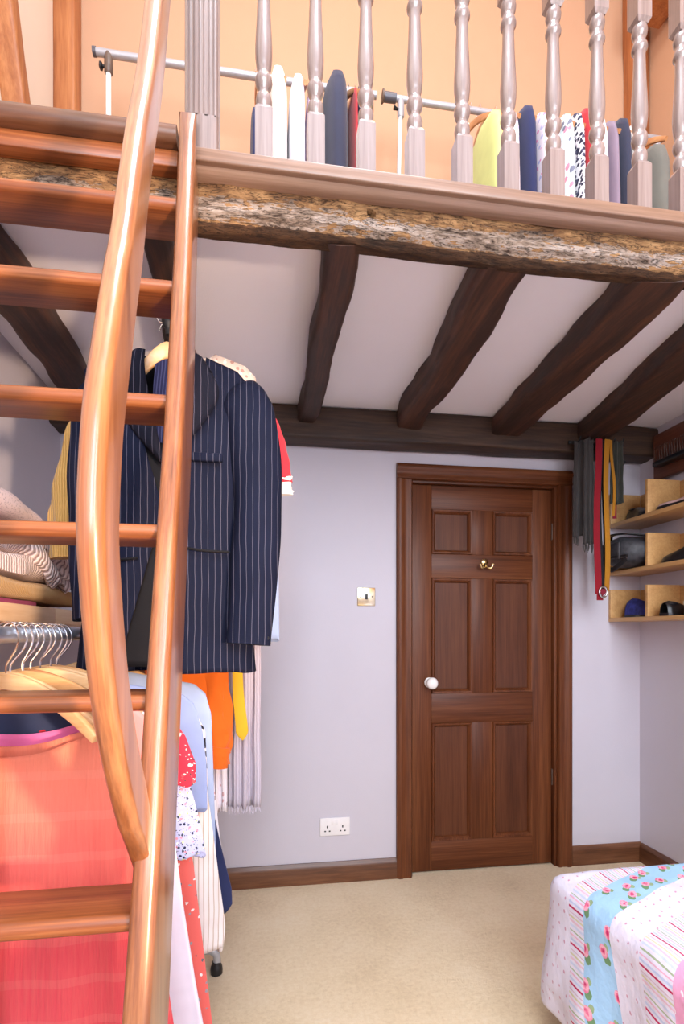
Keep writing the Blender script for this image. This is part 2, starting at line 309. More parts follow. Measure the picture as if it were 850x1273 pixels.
# quilt prints, in the cloth's own UV (u across the bed, v along it), metres
QB = [(1.41, 'dots'), (1.345, 'stripes'), (1.238, 'blue'), (1.135, 'dots'), (1.03, 'stripes'), (0.985, 'pink'), (0.86, 'green'), (0.81, 'pink'), (0.71, 'stripes'), (0.61, 'dots'), (0.49, 'blue'), (0.39, 'stripes'), (0.29, 'dots'), (0.15, 'green'), (0.05, 'pink'), (-0.05, 'stripes'), (-0.2, 'blue'), (-9, 'dots')]
def quilt_mat():
    m, N, L, b = newmat('quilt_print', 0.85, 0.2)
    v = coords(N, L, kind='UV'); ch = sep(N, L, v); u, q = ch[0], ch[1]
    nz = noise_tex(N, L, v, 55, 2)
    vv = N.new('ShaderNodeVectorMath'); vv.operation = 'MULTIPLY_ADD'
    L.new(nz.outputs['Color'], vv.inputs[0]); vv.inputs[1].default_value = (0.010, 0.010, 0.0); L.new(v, vv.inputs[2])
    def cells(scale, off, rand):
        vo = N.new('ShaderNodeTexVoronoi'); vo.voronoi_dimensions = '2D'; vo.inputs['Scale'].default_value = scale; vo.inputs['Randomness'].default_value = rand
        a = N.new('ShaderNodeVectorMath'); L.new(vv.outputs[0], a.inputs[0]); a.inputs[1].default_value = off; L.new(a.outputs[0], vo.inputs['Vector']); return vo
    def less(x, t): return math_n(N, L, 'LESS_THAN', x, t)
    W_ = (0.73, 0.725, 0.86)
    dots = mix(N, L, less(cells(30, (0, 0, 0), 0.45).outputs['Distance'], 0.10), W_, (0.58, 0.34, 0.46))
    f = math_n(N, L, 'FRACT', math_n(N, L, 'DIVIDE', u, 0.078))
    r = ramp(N, [(0, (0.50, 0.03, 0.12)), (0.055, W_), (0.12, (0.50, 0.60, 0.82)), (0.18, W_), (0.26, (0.76, 0.42, 0.58)), (0.30, W_), (0.37, (0.36, 0.46, 0.30)), (0.41, W_), (0.50, (0.55, 0.64, 0.84)), (0.56, W_), (0.63, (0.74, 0.50, 0.64)), (0.68, W_), (0.74, (0.62, 0.62, 0.40)), (0.79, W_), (0.86, (0.60, 0.45, 0.58)), (0.89, W_)], 'CONSTANT')
    L.new(f, r.inputs[0]); stripes = r.outputs[0]
    def roses(ground, scale, z):
        o = mix(N, L, less(cells(scale, (0.013, 0.009, z), 0.6).outputs['Distance'], 0.17), ground, (0.16, 0.30, 0.15))
        o = mix(N, L, less(cells(scale, (-0.012, 0.012, z), 0.6).outputs['Distance'], 0.12), o, (0.30, 0.42, 0.24))
        vo = cells(scale, (0, 0, z), 0.6)
        rr = ramp(N, [(0.0, (0.55, 0.03, 0.14)), (0.35, (0.76, 0.18, 0.32)), (0.6, (0.86, 0.48, 0.58)), (1.0, (0.74, 0.20, 0.34))])
        L.new(math_n(N, L, 'ADD', math_n(N, L, 'MULTIPLY', vo.outputs['Distance'], 4.2), math_n(N, L, 'MULTIPLY', math_n(N, L, 'SUBTRACT', nz.outputs[0], 0.5), 2.2)), rr.inputs[0])
        return mix(N, L, less(vo.outputs['Distance'], 0.20), o, rr.outputs[0])
    C = {'dots': dots, 'stripes': stripes, 'blue': roses((0.36, 0.60, 0.84), 14.5, 0), 'green': roses((0.66, 0.72, 0.42), 14.5, 0.4),
         'pink': mix(N, L, less(cells(30, (0.3, 0.2, 0), 0.3).outputs['Distance'], 0.14), (0.78, 0.38, 0.58), (0.88, 0.80, 0.86))}
    out = dots
    for lim, k in QB[1:]:
        hi = [l for l, _ in QB if l > lim][-1]
        out = mix(N, L, less(q, hi), out, C[k])
    # bands are laid one over the other from the foot end
    L.new(out, b.inputs['Base Color'])
    n3 = noise_tex(N, L, v, 25, 3); bump(N, L, b, n3.outputs[0], 0.35, 0.012)
quilt_mat()

# ---------------------------------------------------------------- mesh builder
class MB:
    def __init__(s): s.v = []; s.f = []; s.uv = {}; s.mi = []
    def add(s, vs, fs, mi=0):
        k = len(s.v); s.v += [Vector(p) for p in vs]
        for f in fs: s.f.append(tuple(i + k for i in f)); s.mi.append(mi)
        return s
    def box(s, x0, x1, y0, y1, z0, z1):
        vs = [(x, y, z) for z in (z0, z1) for y in (y0, y1) for x in (x0, x1)]
        return s.add(vs, [(0, 2, 3, 1), (4, 5, 7, 6), (0, 1, 5, 4), (2, 6, 7, 3), (0, 4, 6, 2), (1, 3, 7, 5)])
    def grid(s, fn, nu, nv, cu=False, cv=False, mi=None, uvfn=None):
        k = len(s.v); mu = nu if cu else nu + 1; mv = nv if cv else nv + 1
        for j in range(mv):
            for i in range(mu):
                s.v.append(Vector(fn(i / nu, j / nv)))
                if uvfn: s.uv[len(s.v) - 1] = uvfn(i / nu, j / nv)
        for j in range(nv):
            for i in range(nu):
                a = k + j * mu + i; b_ = k + j * mu + (i + 1) % mu
                c = k + ((j + 1) % mv) * mu + (i + 1) % mu; d = k + ((j + 1) % mv) * mu + i
                s.f.append((a, b_, c, d)); s.mi.append(mi(i, j) if mi else 0)
        return s
    def sweep(s, pts, prof, up=(0, 0, 1), closed_prof=True, caps=True, scales=None, prof_fn=None):
        pts = [Vector(p) for p in pts]; n = len(pts); k = len(s.v); up = Vector(up); m = len(prof)
        for i, p in enumerate(pts):
            t = (pts[min(i + 1, n - 1)] - pts[max(i - 1, 0)]).normalized()
            side = t.cross(up)
            side = side.normalized() if side.length > 1e-5 else Vector((1, 0, 0))
            u2 = side.cross(t).normalized()
            sc = scales[i] if scales else 1.0
            sx, sy = sc if isinstance(sc, tuple) else (sc, sc)
            pr = prof_fn(i) if prof_fn else prof
            for a, b_ in pr: s.v.append(p + side * a * sx + u2 * b_ * sy)
        for i in range(n - 1):
            for j in range(m if closed_prof else m - 1):
                a = k + i * m + j; b_ = k + i * m + (j + 1) % m
                s.f.append((a, b_, b_ + m, a + m)); s.mi.append(0)
        if caps and closed_prof:
            s.f.append(tuple(range(k + m - 1, k - 1, -1))); s.mi.append(0)
            s.f.append(tuple(range(k + (n - 1) * m, k + n * m))); s.mi.append(0)
        return s
    def tube(s, pts, r, n=8, up=None):
        pts = [Vector(p) for p in pts]
        d = (pts[-1] - pts[0])
        if up is None: up = (0, 0, 1) if abs(d.normalized().z) < 0.9 else (0, 1, 0)
        prof = [(math.cos(2 * PI * i / n), math.sin(2 * PI * i / n)) for i in range(n)]
        rs = r if isinstance(r, (list, tuple)) else [r] * len(pts)
        return s.sweep(pts, prof, up, scales=list(rs))
    def lathe(s, c, prof, n=20, axis='Z'):
        c = Vector(c); k = len(s.v); m = len(prof)
        for r, h in prof:
            for i in range(n):
                a = 2 * PI * i / n; p = (r * math.cos(a), r * math.sin(a))
                o = {'Z': (p[0], p[1], h), 'Y': (p[0], h, p[1]), 'X': (h, p[0], p[1])}[axis]
                s.v.append(c + Vector(o))
        for j in range(m - 1):
            for i in range(n):
                a = k + j * n + i; b_ = k + j * n + (i + 1) % n
                s.f.append((a, b_, b_ + n, a + n)); s.mi.append(0)
        s.f.append(tuple(range(k + n - 1, k - 1, -1))); s.mi.append(0)
        s.f.append(tuple(range(k + (m - 1) * n, k + m * n))); s.mi.append(0)
        return s
    def prism(s, poly, axis, a, b_):
        n = len(poly)
        def pt(p, h): return {'X': (h, p[0], p[1]), 'Y': (p[0], h, p[1]), 'Z': (p[0], p[1], h)}[axis]
        vs = [pt(p, a) for p in poly] + [pt(p, b_) for p in poly]
        fs = [tuple(range(n - 1, -1, -1)), tuple(range(n, 2 * n))] + [(i, (i + 1) % n, n + (i + 1) % n, n + i) for i in range(n)]
        return s.add(vs, fs)
    def xf(s, M):
        s.v = [M @ p for p in s.v]; return s
    def build(s, name, mat, parent=None, bevel=0.0, seg=2, smooth=True, origin=None, solid=0.0, weld=False, subsurf=0):
        wl = Vector((0, 0, 0))
        if parent is not None:
            q = parent
            while q: wl += q.location; q = q.parent
        org = Vector(origin) if origin is not None else (wl if parent is not None else None)
        if org is None:
            lo = Vector(tuple(min(p[i] for p in s.v) for i in range(3))); hi = Vector(tuple(max(p[i] for p in s.v) for i in range(3)))
            org = Vector(((lo.x + hi.x) / 2, (lo.y + hi.y) / 2, lo.z)) if WORLD_ORIGIN is False else Vector((0, 0, 0))
        me = bpy.data.meshes.new(name)
        me.from_pydata([tuple(p - org) for p in s.v], [], s.f)
        mats = mat if isinstance(mat, (list, tuple)) else [mat]
        for mm in mats: me.materials.append(MATS[mm])
        if len(mats) > 1: me.polygons.foreach_set('material_index', s.mi)
        if s.uv:
            uvl = me.uv_layers.new(name='UVMap')
            for lp in me.loops: uvl.data[lp.index].uv = s.uv.get(lp.vertex_index, (0, 0))
        bm = bmesh.new(); bm.from_mesh(me)
        if weld: bmesh.ops.remove_doubles(bm, verts=bm.verts, dist=1e-5)
        if not s.uv and solid == 0.0: bmesh.ops.recalc_face_normals(bm, faces=bm.faces)
        if bevel: bmesh.ops.bevel(bm, geom=[e for e in bm.edges if e.calc_face_angle(0) > 0.5], offset=bevel, segments=seg, affect='EDGES', profile=0.5, clamp_overlap=True)
        bm.to_mesh(me); bm.free()
        if smooth:
            me.polygons.foreach_set('use_smooth', [True] * len(me.polygons))
            me.set_sharp_from_angle(angle=math.radians(48))
        o = bpy.data.objects.new(name, me); COL.objects.link(o)
        o.location = org - wl if parent is not None else org
        if parent is not None: o.parent = parent
        if solid:
            md = o.modifiers.new('thickness', 'SOLIDIFY'); md.thickness = solid; md.offset = 0
        if subsurf:
            md = o.modifiers.new('smooth', 'SUBSURF'); md.levels = subsurf; md.render_levels = subsurf
        return o
WORLD_ORIGIN = True     # top-level meshes keep the room's coordinates unless told otherwise

def tag(o, label, cat, group=None):
    o['label'] = label; o['category'] = cat
    if group: o['group'] = group
    return o
def struct(o, label=None, cat=None):
    o['kind'] = 'structure'
    if label: o['label'] = label
    if cat: o['category'] = cat
    return o
def thing(name, label, cat, loc=(0, 0, 0), group=None):
    o = bpy.data.objects.new(name, None); COL.objects.link(o); o.location = loc; o.empty_display_size = 0.1
    return tag(o, label, cat, group)
def copy_tree(o, parent=None):
    c = o.copy(); COL.objects.link(c); c.parent = parent
    for ch in list(o.children): copy_tree(ch, c)
    return c
def rnd_prof(w, h, r, n=3):
    pts = []
    for cx, cy, a0 in ((w / 2 - r, h / 2 - r, 0), (-w / 2 + r, h / 2 - r, 90), (-w / 2 + r, -h / 2 + r, 180), (w / 2 - r, -h / 2 + r, 270)):
        for i in range(n + 1):
            a = math.radians(a0 + 90 * i / n); pts.append((cx + r * math.cos(a), cy + r * math.sin(a)))
    return pts
def lerp_tab(tab, t):
    if t <= tab[0][0]: return tab[0][1]
    for (a, va), (b_, vb) in zip(tab, tab[1:]):
        if t <= b_:
            k = (t - a) / (b_ - a); k = k * k * (3 - 2 * k) if False else k
            return va + (vb - va) * k
    return tab[-1][1]
def smooth_pts(pts, n=40):
    """Catmull-Rom through the points"""
    P = [Vector(p) for p in pts]; P = [P[0] * 2 - P[1]] + P + [P[-1] * 2 - P[-2]]
    out = []; m = len(P) - 3
    for i in range(n + 1):
        t = i / n * m; k = min(int(t), m - 1); t -= k
        a, b_, c, d = P[k:k + 4]
        out.append(0.5 * ((2 * b_) + (c - a) * t + (2 * a - 5 * b_ + 4 * c - d) * t * t + (3 * b_ - a - 3 * c + d) * t ** 3))
    return out

# ---------------------------------------------------------------- the room
XL, XR, YB, YF, ZT = -0.92, 2.008, 2.556, -2.6, 5.0
struct(MB().box(XL - 0.1, XR + 0.1, YF - 0.1, YB + 0.25, -0.1, 0.0).build('floor', 'carpet', smooth=False), 'beige short pile carpet floor', 'floor')
DX0, DX1, DZ1 = 0.727, 1.527, 2.0          # door opening
wb = MB()
wb.box(XL - 0.1, DX0, YB, YB + 0.12, 0, 2.32).box(DX1, XR + 0.1, YB, YB + 0.12, 0, 2.32).box(DX0, DX1, YB, YB + 0.12, DZ1, 2.32)
wb = struct(wb.build('wall_back', 'wall_paint', smooth=False), 'pale lilac white plaster wall around the panelled door', 'wall')
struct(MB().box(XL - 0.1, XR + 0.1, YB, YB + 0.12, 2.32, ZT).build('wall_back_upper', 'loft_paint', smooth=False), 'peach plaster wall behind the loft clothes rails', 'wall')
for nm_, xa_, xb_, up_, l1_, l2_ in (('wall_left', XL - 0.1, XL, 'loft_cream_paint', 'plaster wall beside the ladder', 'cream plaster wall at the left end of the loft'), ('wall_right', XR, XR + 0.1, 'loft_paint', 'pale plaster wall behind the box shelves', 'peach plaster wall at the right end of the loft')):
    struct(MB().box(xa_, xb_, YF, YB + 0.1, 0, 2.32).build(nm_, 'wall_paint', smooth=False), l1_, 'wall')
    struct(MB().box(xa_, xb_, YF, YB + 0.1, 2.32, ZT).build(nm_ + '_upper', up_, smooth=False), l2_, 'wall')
wf = MB()
wins = [(-0.75, 0.45), (0.85, 1.85)]
zs0, zs1 = 1.65, 4.35
wf.box(XL, wins[0][0], YF - 0.1, YF, 0, ZT).box(wins[0][1], wins[1][0], YF - 0.1, YF, 0, ZT).box(wins[1][1], XR, YF - 0.1, YF, 0, ZT)
for a, b_ in wins: wf.box(a, b_, YF - 0.1, YF, 0, zs0).box(a, b_, YF - 0.1, YF, zs1, ZT)
struct(wf.build('wall_front', 'wall_paint', smooth=False), 'plaster wall with two windows behind the camera', 'wall')
for k, (a, b_) in enumerate(wins):
    m = MB(); t = 0.05
    m.box(a, a + t, YF - 0.08, YF - 0.02, zs0, zs1).box(b_ - t, b_, YF - 0.08, YF - 0.02, zs0, zs1).box(a + t, b_ - t, YF - 0.08, YF - 0.02, zs0, zs0 + t).box(a + t, b_ - t, YF - 0.08, YF - 0.02, zs1 - t, zs1)
    m.box((a + b_) / 2 - 0.02, (a + b_) / 2 + 0.02, YF - 0.07, YF - 0.03, zs0 + t, zs1 - t)
    struct(m.build('window_%d' % (k + 1), 'white_plastic', smooth=False), 'white framed window behind the camera', 'window')
struct(MB().box(XL - 0.1, XR + 0.1, YF - 0.1, YB + 0.12, ZT, ZT + 0.1).build('ceiling_upper', 'ceiling_paint', smooth=False), 'white ceiling high over the room and loft', 'ceiling')
m = MB(); rx0, rx1, ry0, ry1 = -0.30, 0.90, -0.20, 0.90
m.box(rx0, rx0 + 0.05, ry0, ry1, 4.95, ZT).box(rx1 - 0.05, rx1, ry0, ry1, 4.95, ZT).box(rx0 + 0.05, rx1 - 0.05, ry0, ry0 + 0.05, 4.95, ZT).box(rx0 + 0.05, rx1 - 0.05, ry1 - 0.05, ry1, 4.95, ZT)
struct(m.build('window_3', 'white_plastic', smooth=False), 'white frame of the added rooflight on the closed ceiling', 'window')  # added frame around the overhead area lamp; the ceiling has no opening
struct(MB().box(XL, XR, 1.30, YB, 2.287, 2.302).build('ceiling', 'ceiling_paint', smooth=False), 'white plaster ceiling between the dark joists', 'ceiling')
struct(MB().box(XL, XR, 1.275, YB, 2.302, 2.335).build('floor_loft', 'loft_floor_wood', smooth=False), 'wooden loft floor', 'floor')

# skirting boards: flat board with an ogee top
def skirt(name, mat, axis, a, b_, face, sgn, lab):
    prof = [(0, 0), (0.018, 0), (0.018, 0.068), (0.016, 0.074), (0.016, 0.080), (0.011, 0.088), (0.008, 0.096), (0.006, 0.100), (0, 0.100)]
    m = MB()
    if axis == 'X': m.prism([(face - p[0] * sgn, p[1]) for p in prof], 'X', a, b_)
    else: m.prism([(face - p[0] * sgn, p[1]) for p in prof], 'Y', a, b_)
    return struct(m.build(name, mat), lab, 'skirting')
skirt('baseboard_back', 'skirting_wood', 'X', XL, 0.657, YB, 1, 'dark wood skirting board left of the door')
skirt('baseboard_back_corner', 'skirting_wood', 'X', 1.604, XR, YB, 1, 'short dark wood skirting board between door and corner')
skirt('baseboard_right', 'skirting_wood_y', 'Y', YF, YB - 0.018, XR, 1, 'dark wood skirting board along the shelf wall')

# door frame (architrave, jambs)
tr = struct(thing('trim_1', 'dark wood moulded architrave around the door', 'door frame', (1.13, YB, 0)))
AP = [(0, 0), (0, 0.018), (0.012, 0.026), (0.028, 0.026), (0.034, 0.020), (0.058, 0.018), (0.064, 0.022), (0.074, 0.022), (0.080, 0.012), (0.080, 0)]   # across, proud
ax0, ax1, az1 = 0.656, 1.603, 2.075
m = MB(); m.prism([(ax0 + a, YB - p) for a, p in AP], 'Z', 0, az1 - 0.078); m.build('architrave_leg', 'door_wood', tr)
m = MB(); m.prism([(ax1 - a, YB - p) for a, p in AP], 'Z', 0, az1 - 0.078); m.build('architrave_leg', 'door_wood', tr)
m = MB(); m.prism([(YB - p, az1 - a) for a, p in AP], 'X', ax0, ax1); m.build('architrave_head', 'door_wood_across', tr)
MB().box(DX0, DX0 + 0.014, YB - 0.002, YB + 0.12, 0, DZ1).build('jamb', 'door_wood', tr, 0.002)
MB().box(DX1 - 0.016, DX1, YB - 0.002, YB + 0.12, 0, DZ1).build('jamb', 'door_wood', tr, 0.002)
MB().box(DX0 + 0.014, DX1 - 0.016, YB - 0.002, YB + 0.12, DZ1 - 0.016, DZ1).build('jamb_head', 'door_wood_across', tr, 0.002)
MB().box(DX0 + 0.014, DX1 - 0.016, YB + 0.075, YB + 0.12, 0.0, DZ1 - 0.016).build('door_backing', 'hole_black', tr)  # black sheet filling the whole opening behind the leaf

# six panel door
dr = struct(thing('door_1', 'dark mahogany six panel door with round white knob', 'door', (1.125, YB + 0.03, 0)))
x0, x1, yf, yb = 0.745, 1.507, YB + 0.022, YB + 0.062
sx = [(0.745, 0.848), (1.066, 1.178), (1.400, 1.507)]
rz = [(0.008, 0.158), (0.764, 0.915), (1.507, 1.630), (1.860, 1.981)]
MB().box(sx[0][0], sx[0][1], yf, yb, 0.008, 1.981).build('stile', 'door_wood', dr, 0.0015)
MB().box(sx[2][0], sx[2][1], yf, yb, 0.008, 1.981).build('stile', 'door_wood', dr, 0.0015)
for z0, z1 in rz: MB().box(sx[0][1], sx[2][0], yf, yb, z0, z1).build('rail', 'door_wood_across', dr, 0.0015)
for (a, b_) in ((0.158, 0.764), (0.915, 1.507), (1.630, 1.860)):
    MB().box(sx[1][0], sx[1][1], yf, yb, a, b_).build('muntin', 'door_wood', dr, 0.0015)
    for px0, px1 in ((0.848, 1.066), (1.178, 1.400)):
        # bolection moulding round the panel, then the flat panel set back
        m = MB(); mp = [(0, 0.004), (0.004, -0.006), (0.010, -0.005), (0.018, 0.004), (0.022, 0.013)]
        cs = [(px0, a), (px1, a), (px1, b_), (px0, b_)]
        sg = [(1, 1), (-1, 1), (-1, -1), (1, -1)]
        vs = [(c[0] + s_[0] * d, yf + y, c[1] + s_[1] * d) for d, y in mp for c, s_ in zip(cs, sg)]
        fs = [(j * 4 + i, j * 4 + (i + 1) % 4, (j + 1) * 4 + (i + 1) % 4, (j + 1) * 4 + i) for j in range(len(mp) - 1) for i in range(4)]
        m.add(vs, fs).build('panel_moulding', 'door_wood', dr, solid=0.003, smooth=False)
        MB().box(px0 + 0.001, px1 - 0.001, yf + 0.014, yb - 0.006, a + 0.001, b_ - 0.001).build('panel', 'door_panel_wood', dr)
kn = MB().lathe((0.836, yf, 0.972), [(0.026, 0.0), (0.026, -0.005), (0.012, -0.008), (0.010, -0.020), (0.020, -0.030), (0.029, -0.042), (0.030, -0.052), (0.024, -0.062), (0.012, -0.067), (0.001, -0.068)], 24, 'Y').build('knob', 'porcelain', dr)
kn['label'] = 'round white china door knob'
for z in (0.42, 1.72):
    h = MB().box(1.508, 1.514, yf - 0.006, yf + 0.012, z, z + 0.085).build('hinge', 'brown_plastic', dr, 0.001)

# brass double hook screwed to the door
hk = thing('coat_hook', 'small brass double coat hook screwed to the panelled door', 'hook', (1.132, yf, 1.575))
hx, hz = 1.132, 1.585
MB().lathe((hx, yf, hz + 0.006), [(0.021, 0.0), (0.021, -0.004), (0.016, -0.009), (0.003, -0.011)], 18, 'Y').build('back_plate', 'brass', hk)
for s_ in (-1, 1):
    MB().tube(smooth_pts([(hx, yf - 0.006, hz), (hx + s_ * 0.010, yf - 0.022, hz - 0.022), (hx + s_ * 0.026, yf - 0.030, hz - 0.024), (hx + s_ * 0.036, yf - 0.032, hz - 0.004)], 12), [0.006] * 4 + [0.0055] * 8 + [0.007], 8).build('prong', 'brass', hk)

# light switch and double socket
sw = thing('light_switch', 'square brass light switch plate with black rocker beside the door', 'light switch', (0.5035, YB, 1.36))
MB().box(0.458, 0.549, YB - 0.006, YB, 1.360, 1.451).build('plate', 'brass_plate', sw, 0.003)
MB().box(0.496, 0.510, YB - 0.011, YB - 0.006, 1.392, 1.420).build('rocker', 'black_plastic', sw, 0.001)
for x in (0.473, 0.534): MB().lathe((x, YB - 0.006, 1.4055), [(0.004, 0), (0.004, -0.0015), (0.001, -0.002)], 10, 'Y').build('screw', 'brown_plastic', sw)
so = thing('wall_socket', 'white double power socket low on the wall above the skirting', 'socket', (0.346, YB, 0.229))
MB().box(0.272, 0.420, YB - 0.010, YB, 0.229, 0.316).build('plate', 'white_plastic', so, 0.003)
for cx in (0.308, 0.384):
    MB().box(cx - 0.003, cx + 0.003, YB - 0.0106, YB - 0.008, 0.268, 0.280).build('pin_slot', 'hole_black', so)
    for d in (-0.011, 0.011): MB().box(cx + d - 0.004, cx + d + 0.004, YB - 0.0106, YB - 0.008, 0.250, 0.256).build('pin_slot', 'hole_black', so)
for cx in (0.336, 0.356): MB().box(cx - 0.008, cx + 0.008, YB - 0.013, YB - 0.009, 0.285, 0.307).build('rocker', 'white_plastic', so, 0.0015)

# ---------------------------------------------------------------- old timbers
def timber(name, p0, p1, w, h, mat, amp=0.008, seg=36, seed=0.0, r=0.018, bow=None, taper=None):
    prof0 = rnd_prof(w, h, r, 3)
    # subdivide the flat sides so that the noise can work on them
    prof = []
    for i, a in enumerate(prof0):
        b_ = prof0[(i + 1) % len(prof0)]; d = math.hypot(b_[0] - a[0], b_[1] - a[1]); k = max(1, int(d / 0.02))
        prof += [(a[0] + (b_[0] - a[0]) * j / k, a[1] + (b_[1] - a[1]) * j / k) for j in range(k)]
    P0, P1 = Vector(p0), Vector(p1); pts = []
    for i in range(seg + 1):
        t = i / seg; p = P0.lerp(P1, t)
        p += Vector((noise.noise((t * 3, seed, 1)), noise.noise((t * 3, seed, 5)) * 0.3, noise.noise((t * 3, seed, 9)) * 0.4)) * amp * 2.2
        if bow: p += Vector(bow) * math.sin(PI * t)
        pts.append(p)
    def pf(i):
        t = i / seg; k = taper[0] + (taper[1] - taper[0]) * t if taper else 1.0
        out = []
        for a, b_ in prof:
            n_ = noise.noise((a * 14 + seed, b_ * 14, t * 7)) + 0.3 * noise.noise((a * 40, b_ * 40 + seed, t * 18))
            f = 1 + n_ * amp / max(w, h) * 2.2
            out.append((a * f * k, b_ * f * (0.5 + 0.5 * k)))
        return out
    up_ = (0, 1, 0) if abs((P1 - P0).normalized().z) > 0.8 else (0, 0, 1)
    return MB().sweep(pts, prof, up_, prof_fn=pf).build(name, mat)
J = [((-0.725, 1.30, 2.248), (-0.750, 2.45, 2.245), 0.135, 0.095, 'dark ceiling joist nearest the left wall behind the ladder', None, None),
     ((-0.262, 1.30, 2.245), (-0.300, 2.45, 2.245), 0.085, 0.095, 'narrow dark ceiling joist above the pinstripe jacket', None, None),
     ((0.196, 1.30, 2.245), (0.204, 2.45, 2.245), 0.098, 0.10, 'crooked reddish dark ceiling joist over the light switch', (0.012, 0, 0), (1.0, 0.86)),
     ((0.640, 1.30, 2.245), (0.692, 2.47, 2.245), 0.140, 0.10, 'broad dark ceiling joist over the left edge of the door', (0.010, 0, 0), (1.0, 0.92)),
     ((1.088, 1.30, 2.245), (1.180, 2.50, 2.243), 0.172, 0.105, 'widest dark ceiling joist, over the right half of the door', (0.016, 0, 0), (1.0, 0.86)),
     ((1.450, 1.30, 2.245), (1.650, 2.47, 2.245), 0.165, 0.10, 'dark ceiling joist running above the hanging belts and scarves', None, (1.0, 0.95))]
for k, (a, b_, w, h, lab, bow, tp) in enumerate(J):
    tag(timber('ceiling_joist', a, b_, w, h, 'joist_wood', 0.009, 40, k * 7.3, 0.02, bow, tp), lab, 'beam', 'dark joists under the loft')
tag(timber('wall_beam', (XL + 0.002, 2.488, 2.212), (XR - 0.002, 2.488, 2.208), 0.132, 0.150, 'back_beam_wood', 0.007, 90, 3.1, 0.014), 'long dark beam along the top of the door wall', 'beam')

def front_beam():
    prof = []
    base = [(1.270, 2.298), (1.268, 2.23), (1.272, 2.205), (1.285, 2.196), (1.325, 2.198), (1.355, 2.225), (1.36, 2.298)]
    for i, a in enumerate(base):
        b_ = base[(i + 1) % len(base)]; d = math.hypot(b_[0] - a[0], b_[1] - a[1]); k = max(1, int(d / 0.0055)) if i < 4 else max(1, int(d / 0.03))
        prof += [(a[0] + (b_[0] - a[0]) * j / k, a[1] + (b_[1] - a[1]) * j / k) for j in range(k)]
    n = len(prof); NX = 520; m = MB()
    hx_, hz_ = 0.262, 2.262
    def fn(u, v):
        i = int(round(v * n)) % n; y, z = prof[i]; x = XL + 0.003 + (XR - XL - 0.006) * u
        big = noise.noise((x * 2.2, 0, z * 6)) * 0.007; mid = noise.noise((x * 9, y * 25, z * 45)) * 0.0055; sm = noise.noise((x * 36, y * 70, z * 120)) * 0.0028
        d = big + mid + sm
        if y < 1.30:
            ledge = 2.222 + noise.noise((x * 4.5, 3, 0)) * 0.014
            if z < ledge: d -= 0.010 * min(1, (ledge - z) / 0.004)
            r = math.hypot(x - hx_, z - hz_)
            if r < 0.0095: d -= 0.022
            y = y - d
        else: y = y + d * 0.5
        if i < n - 1 and z < 2.29: z += (big + mid) * (0.9 if z < 2.21 else 0.25)
        return (x, y, z)
    m.grid(fn, NX, n, False, True)
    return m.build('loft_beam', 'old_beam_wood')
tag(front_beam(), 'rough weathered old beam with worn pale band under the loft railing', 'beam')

# loft posts and brace
tag(timber('corner_post', (XL + 0.048, 2.51, 2.335), (XL + 0.040, 2.51, ZT - 0.01), 0.098, 0.088, 'loft_post_wood', 0.0025, 40, 11, 0.012), 'orange brown oak post in the loft corner behind the ladder', 'post')
tag(timber('wall_brace', (XL + 0.035, 2.16, 2.80), (XL + 0.035, 1.62, 4.30), 0.085, 0.07, 'loft_post_wood', 0.003, 40, 15, 0.012), 'leaning oak brace against the left wall of the loft', 'brace')
tag(timber('corner_post', (1.955, 2.515, 2.335), (1.955, 2.515, ZT - 0.01), 0.100, 0.080, 'loft_post_wood', 0.005, 40, 21, 0.012), 'reddish oak post in the loft corner behind the balusters', 'post')
tag(timber('tie_beam', (1.91, 2.38, 4.36), (1.91, 1.0, 4.36), 0.15, 0.15, 'loft_post_wood', 0.005, 40, 25, 0.012), 'short oak beam along the top of the right loft wall', 'beam')

# ---------------------------------------------------------------- loft edge and balustrade
eb = thing('loft_edge_board', 'pale oak sill board on top of the weathered beam', 'sill', (0.93, 1.24, 2.30))
MB().box(-0.19, XR, 1.222, 1.30, 2.300, 2.331).build('board', 'sill_oak', eb, 0.004, 3)
MB().prism([(1.238, 2.297), (1.246, 2.289), (1.272, 2.287), (1.272, 2.300), (1.236, 2.300)], 'X', -0.19, XR).build('bed_moulding', 'sill_oak', eb)
ld = thing('loft_step', 'dark rounded nosing board at the head of the ladder', 'step', (-0.55, 1.24, 2.25))
MB().prism([(1.234, 2.288), (1.27, 2.288), (1.27, 2.326), (1.234, 2.326)], 'X', XL + 0.002, -0.193).build('riser', 'tread_wood', ld, 0.003)
MB().prism([(1.222 + 0.019 * math.cos(a), 2.346 + 0.020 * math.sin(a)) for a in [math.radians(t) for t in range(90, 271, 20)]] + [(1.30, 2.326), (1.30, 2.366)], 'X', XL + 0.002, -0.193).build('nosing', 'nosing_wood', ld)

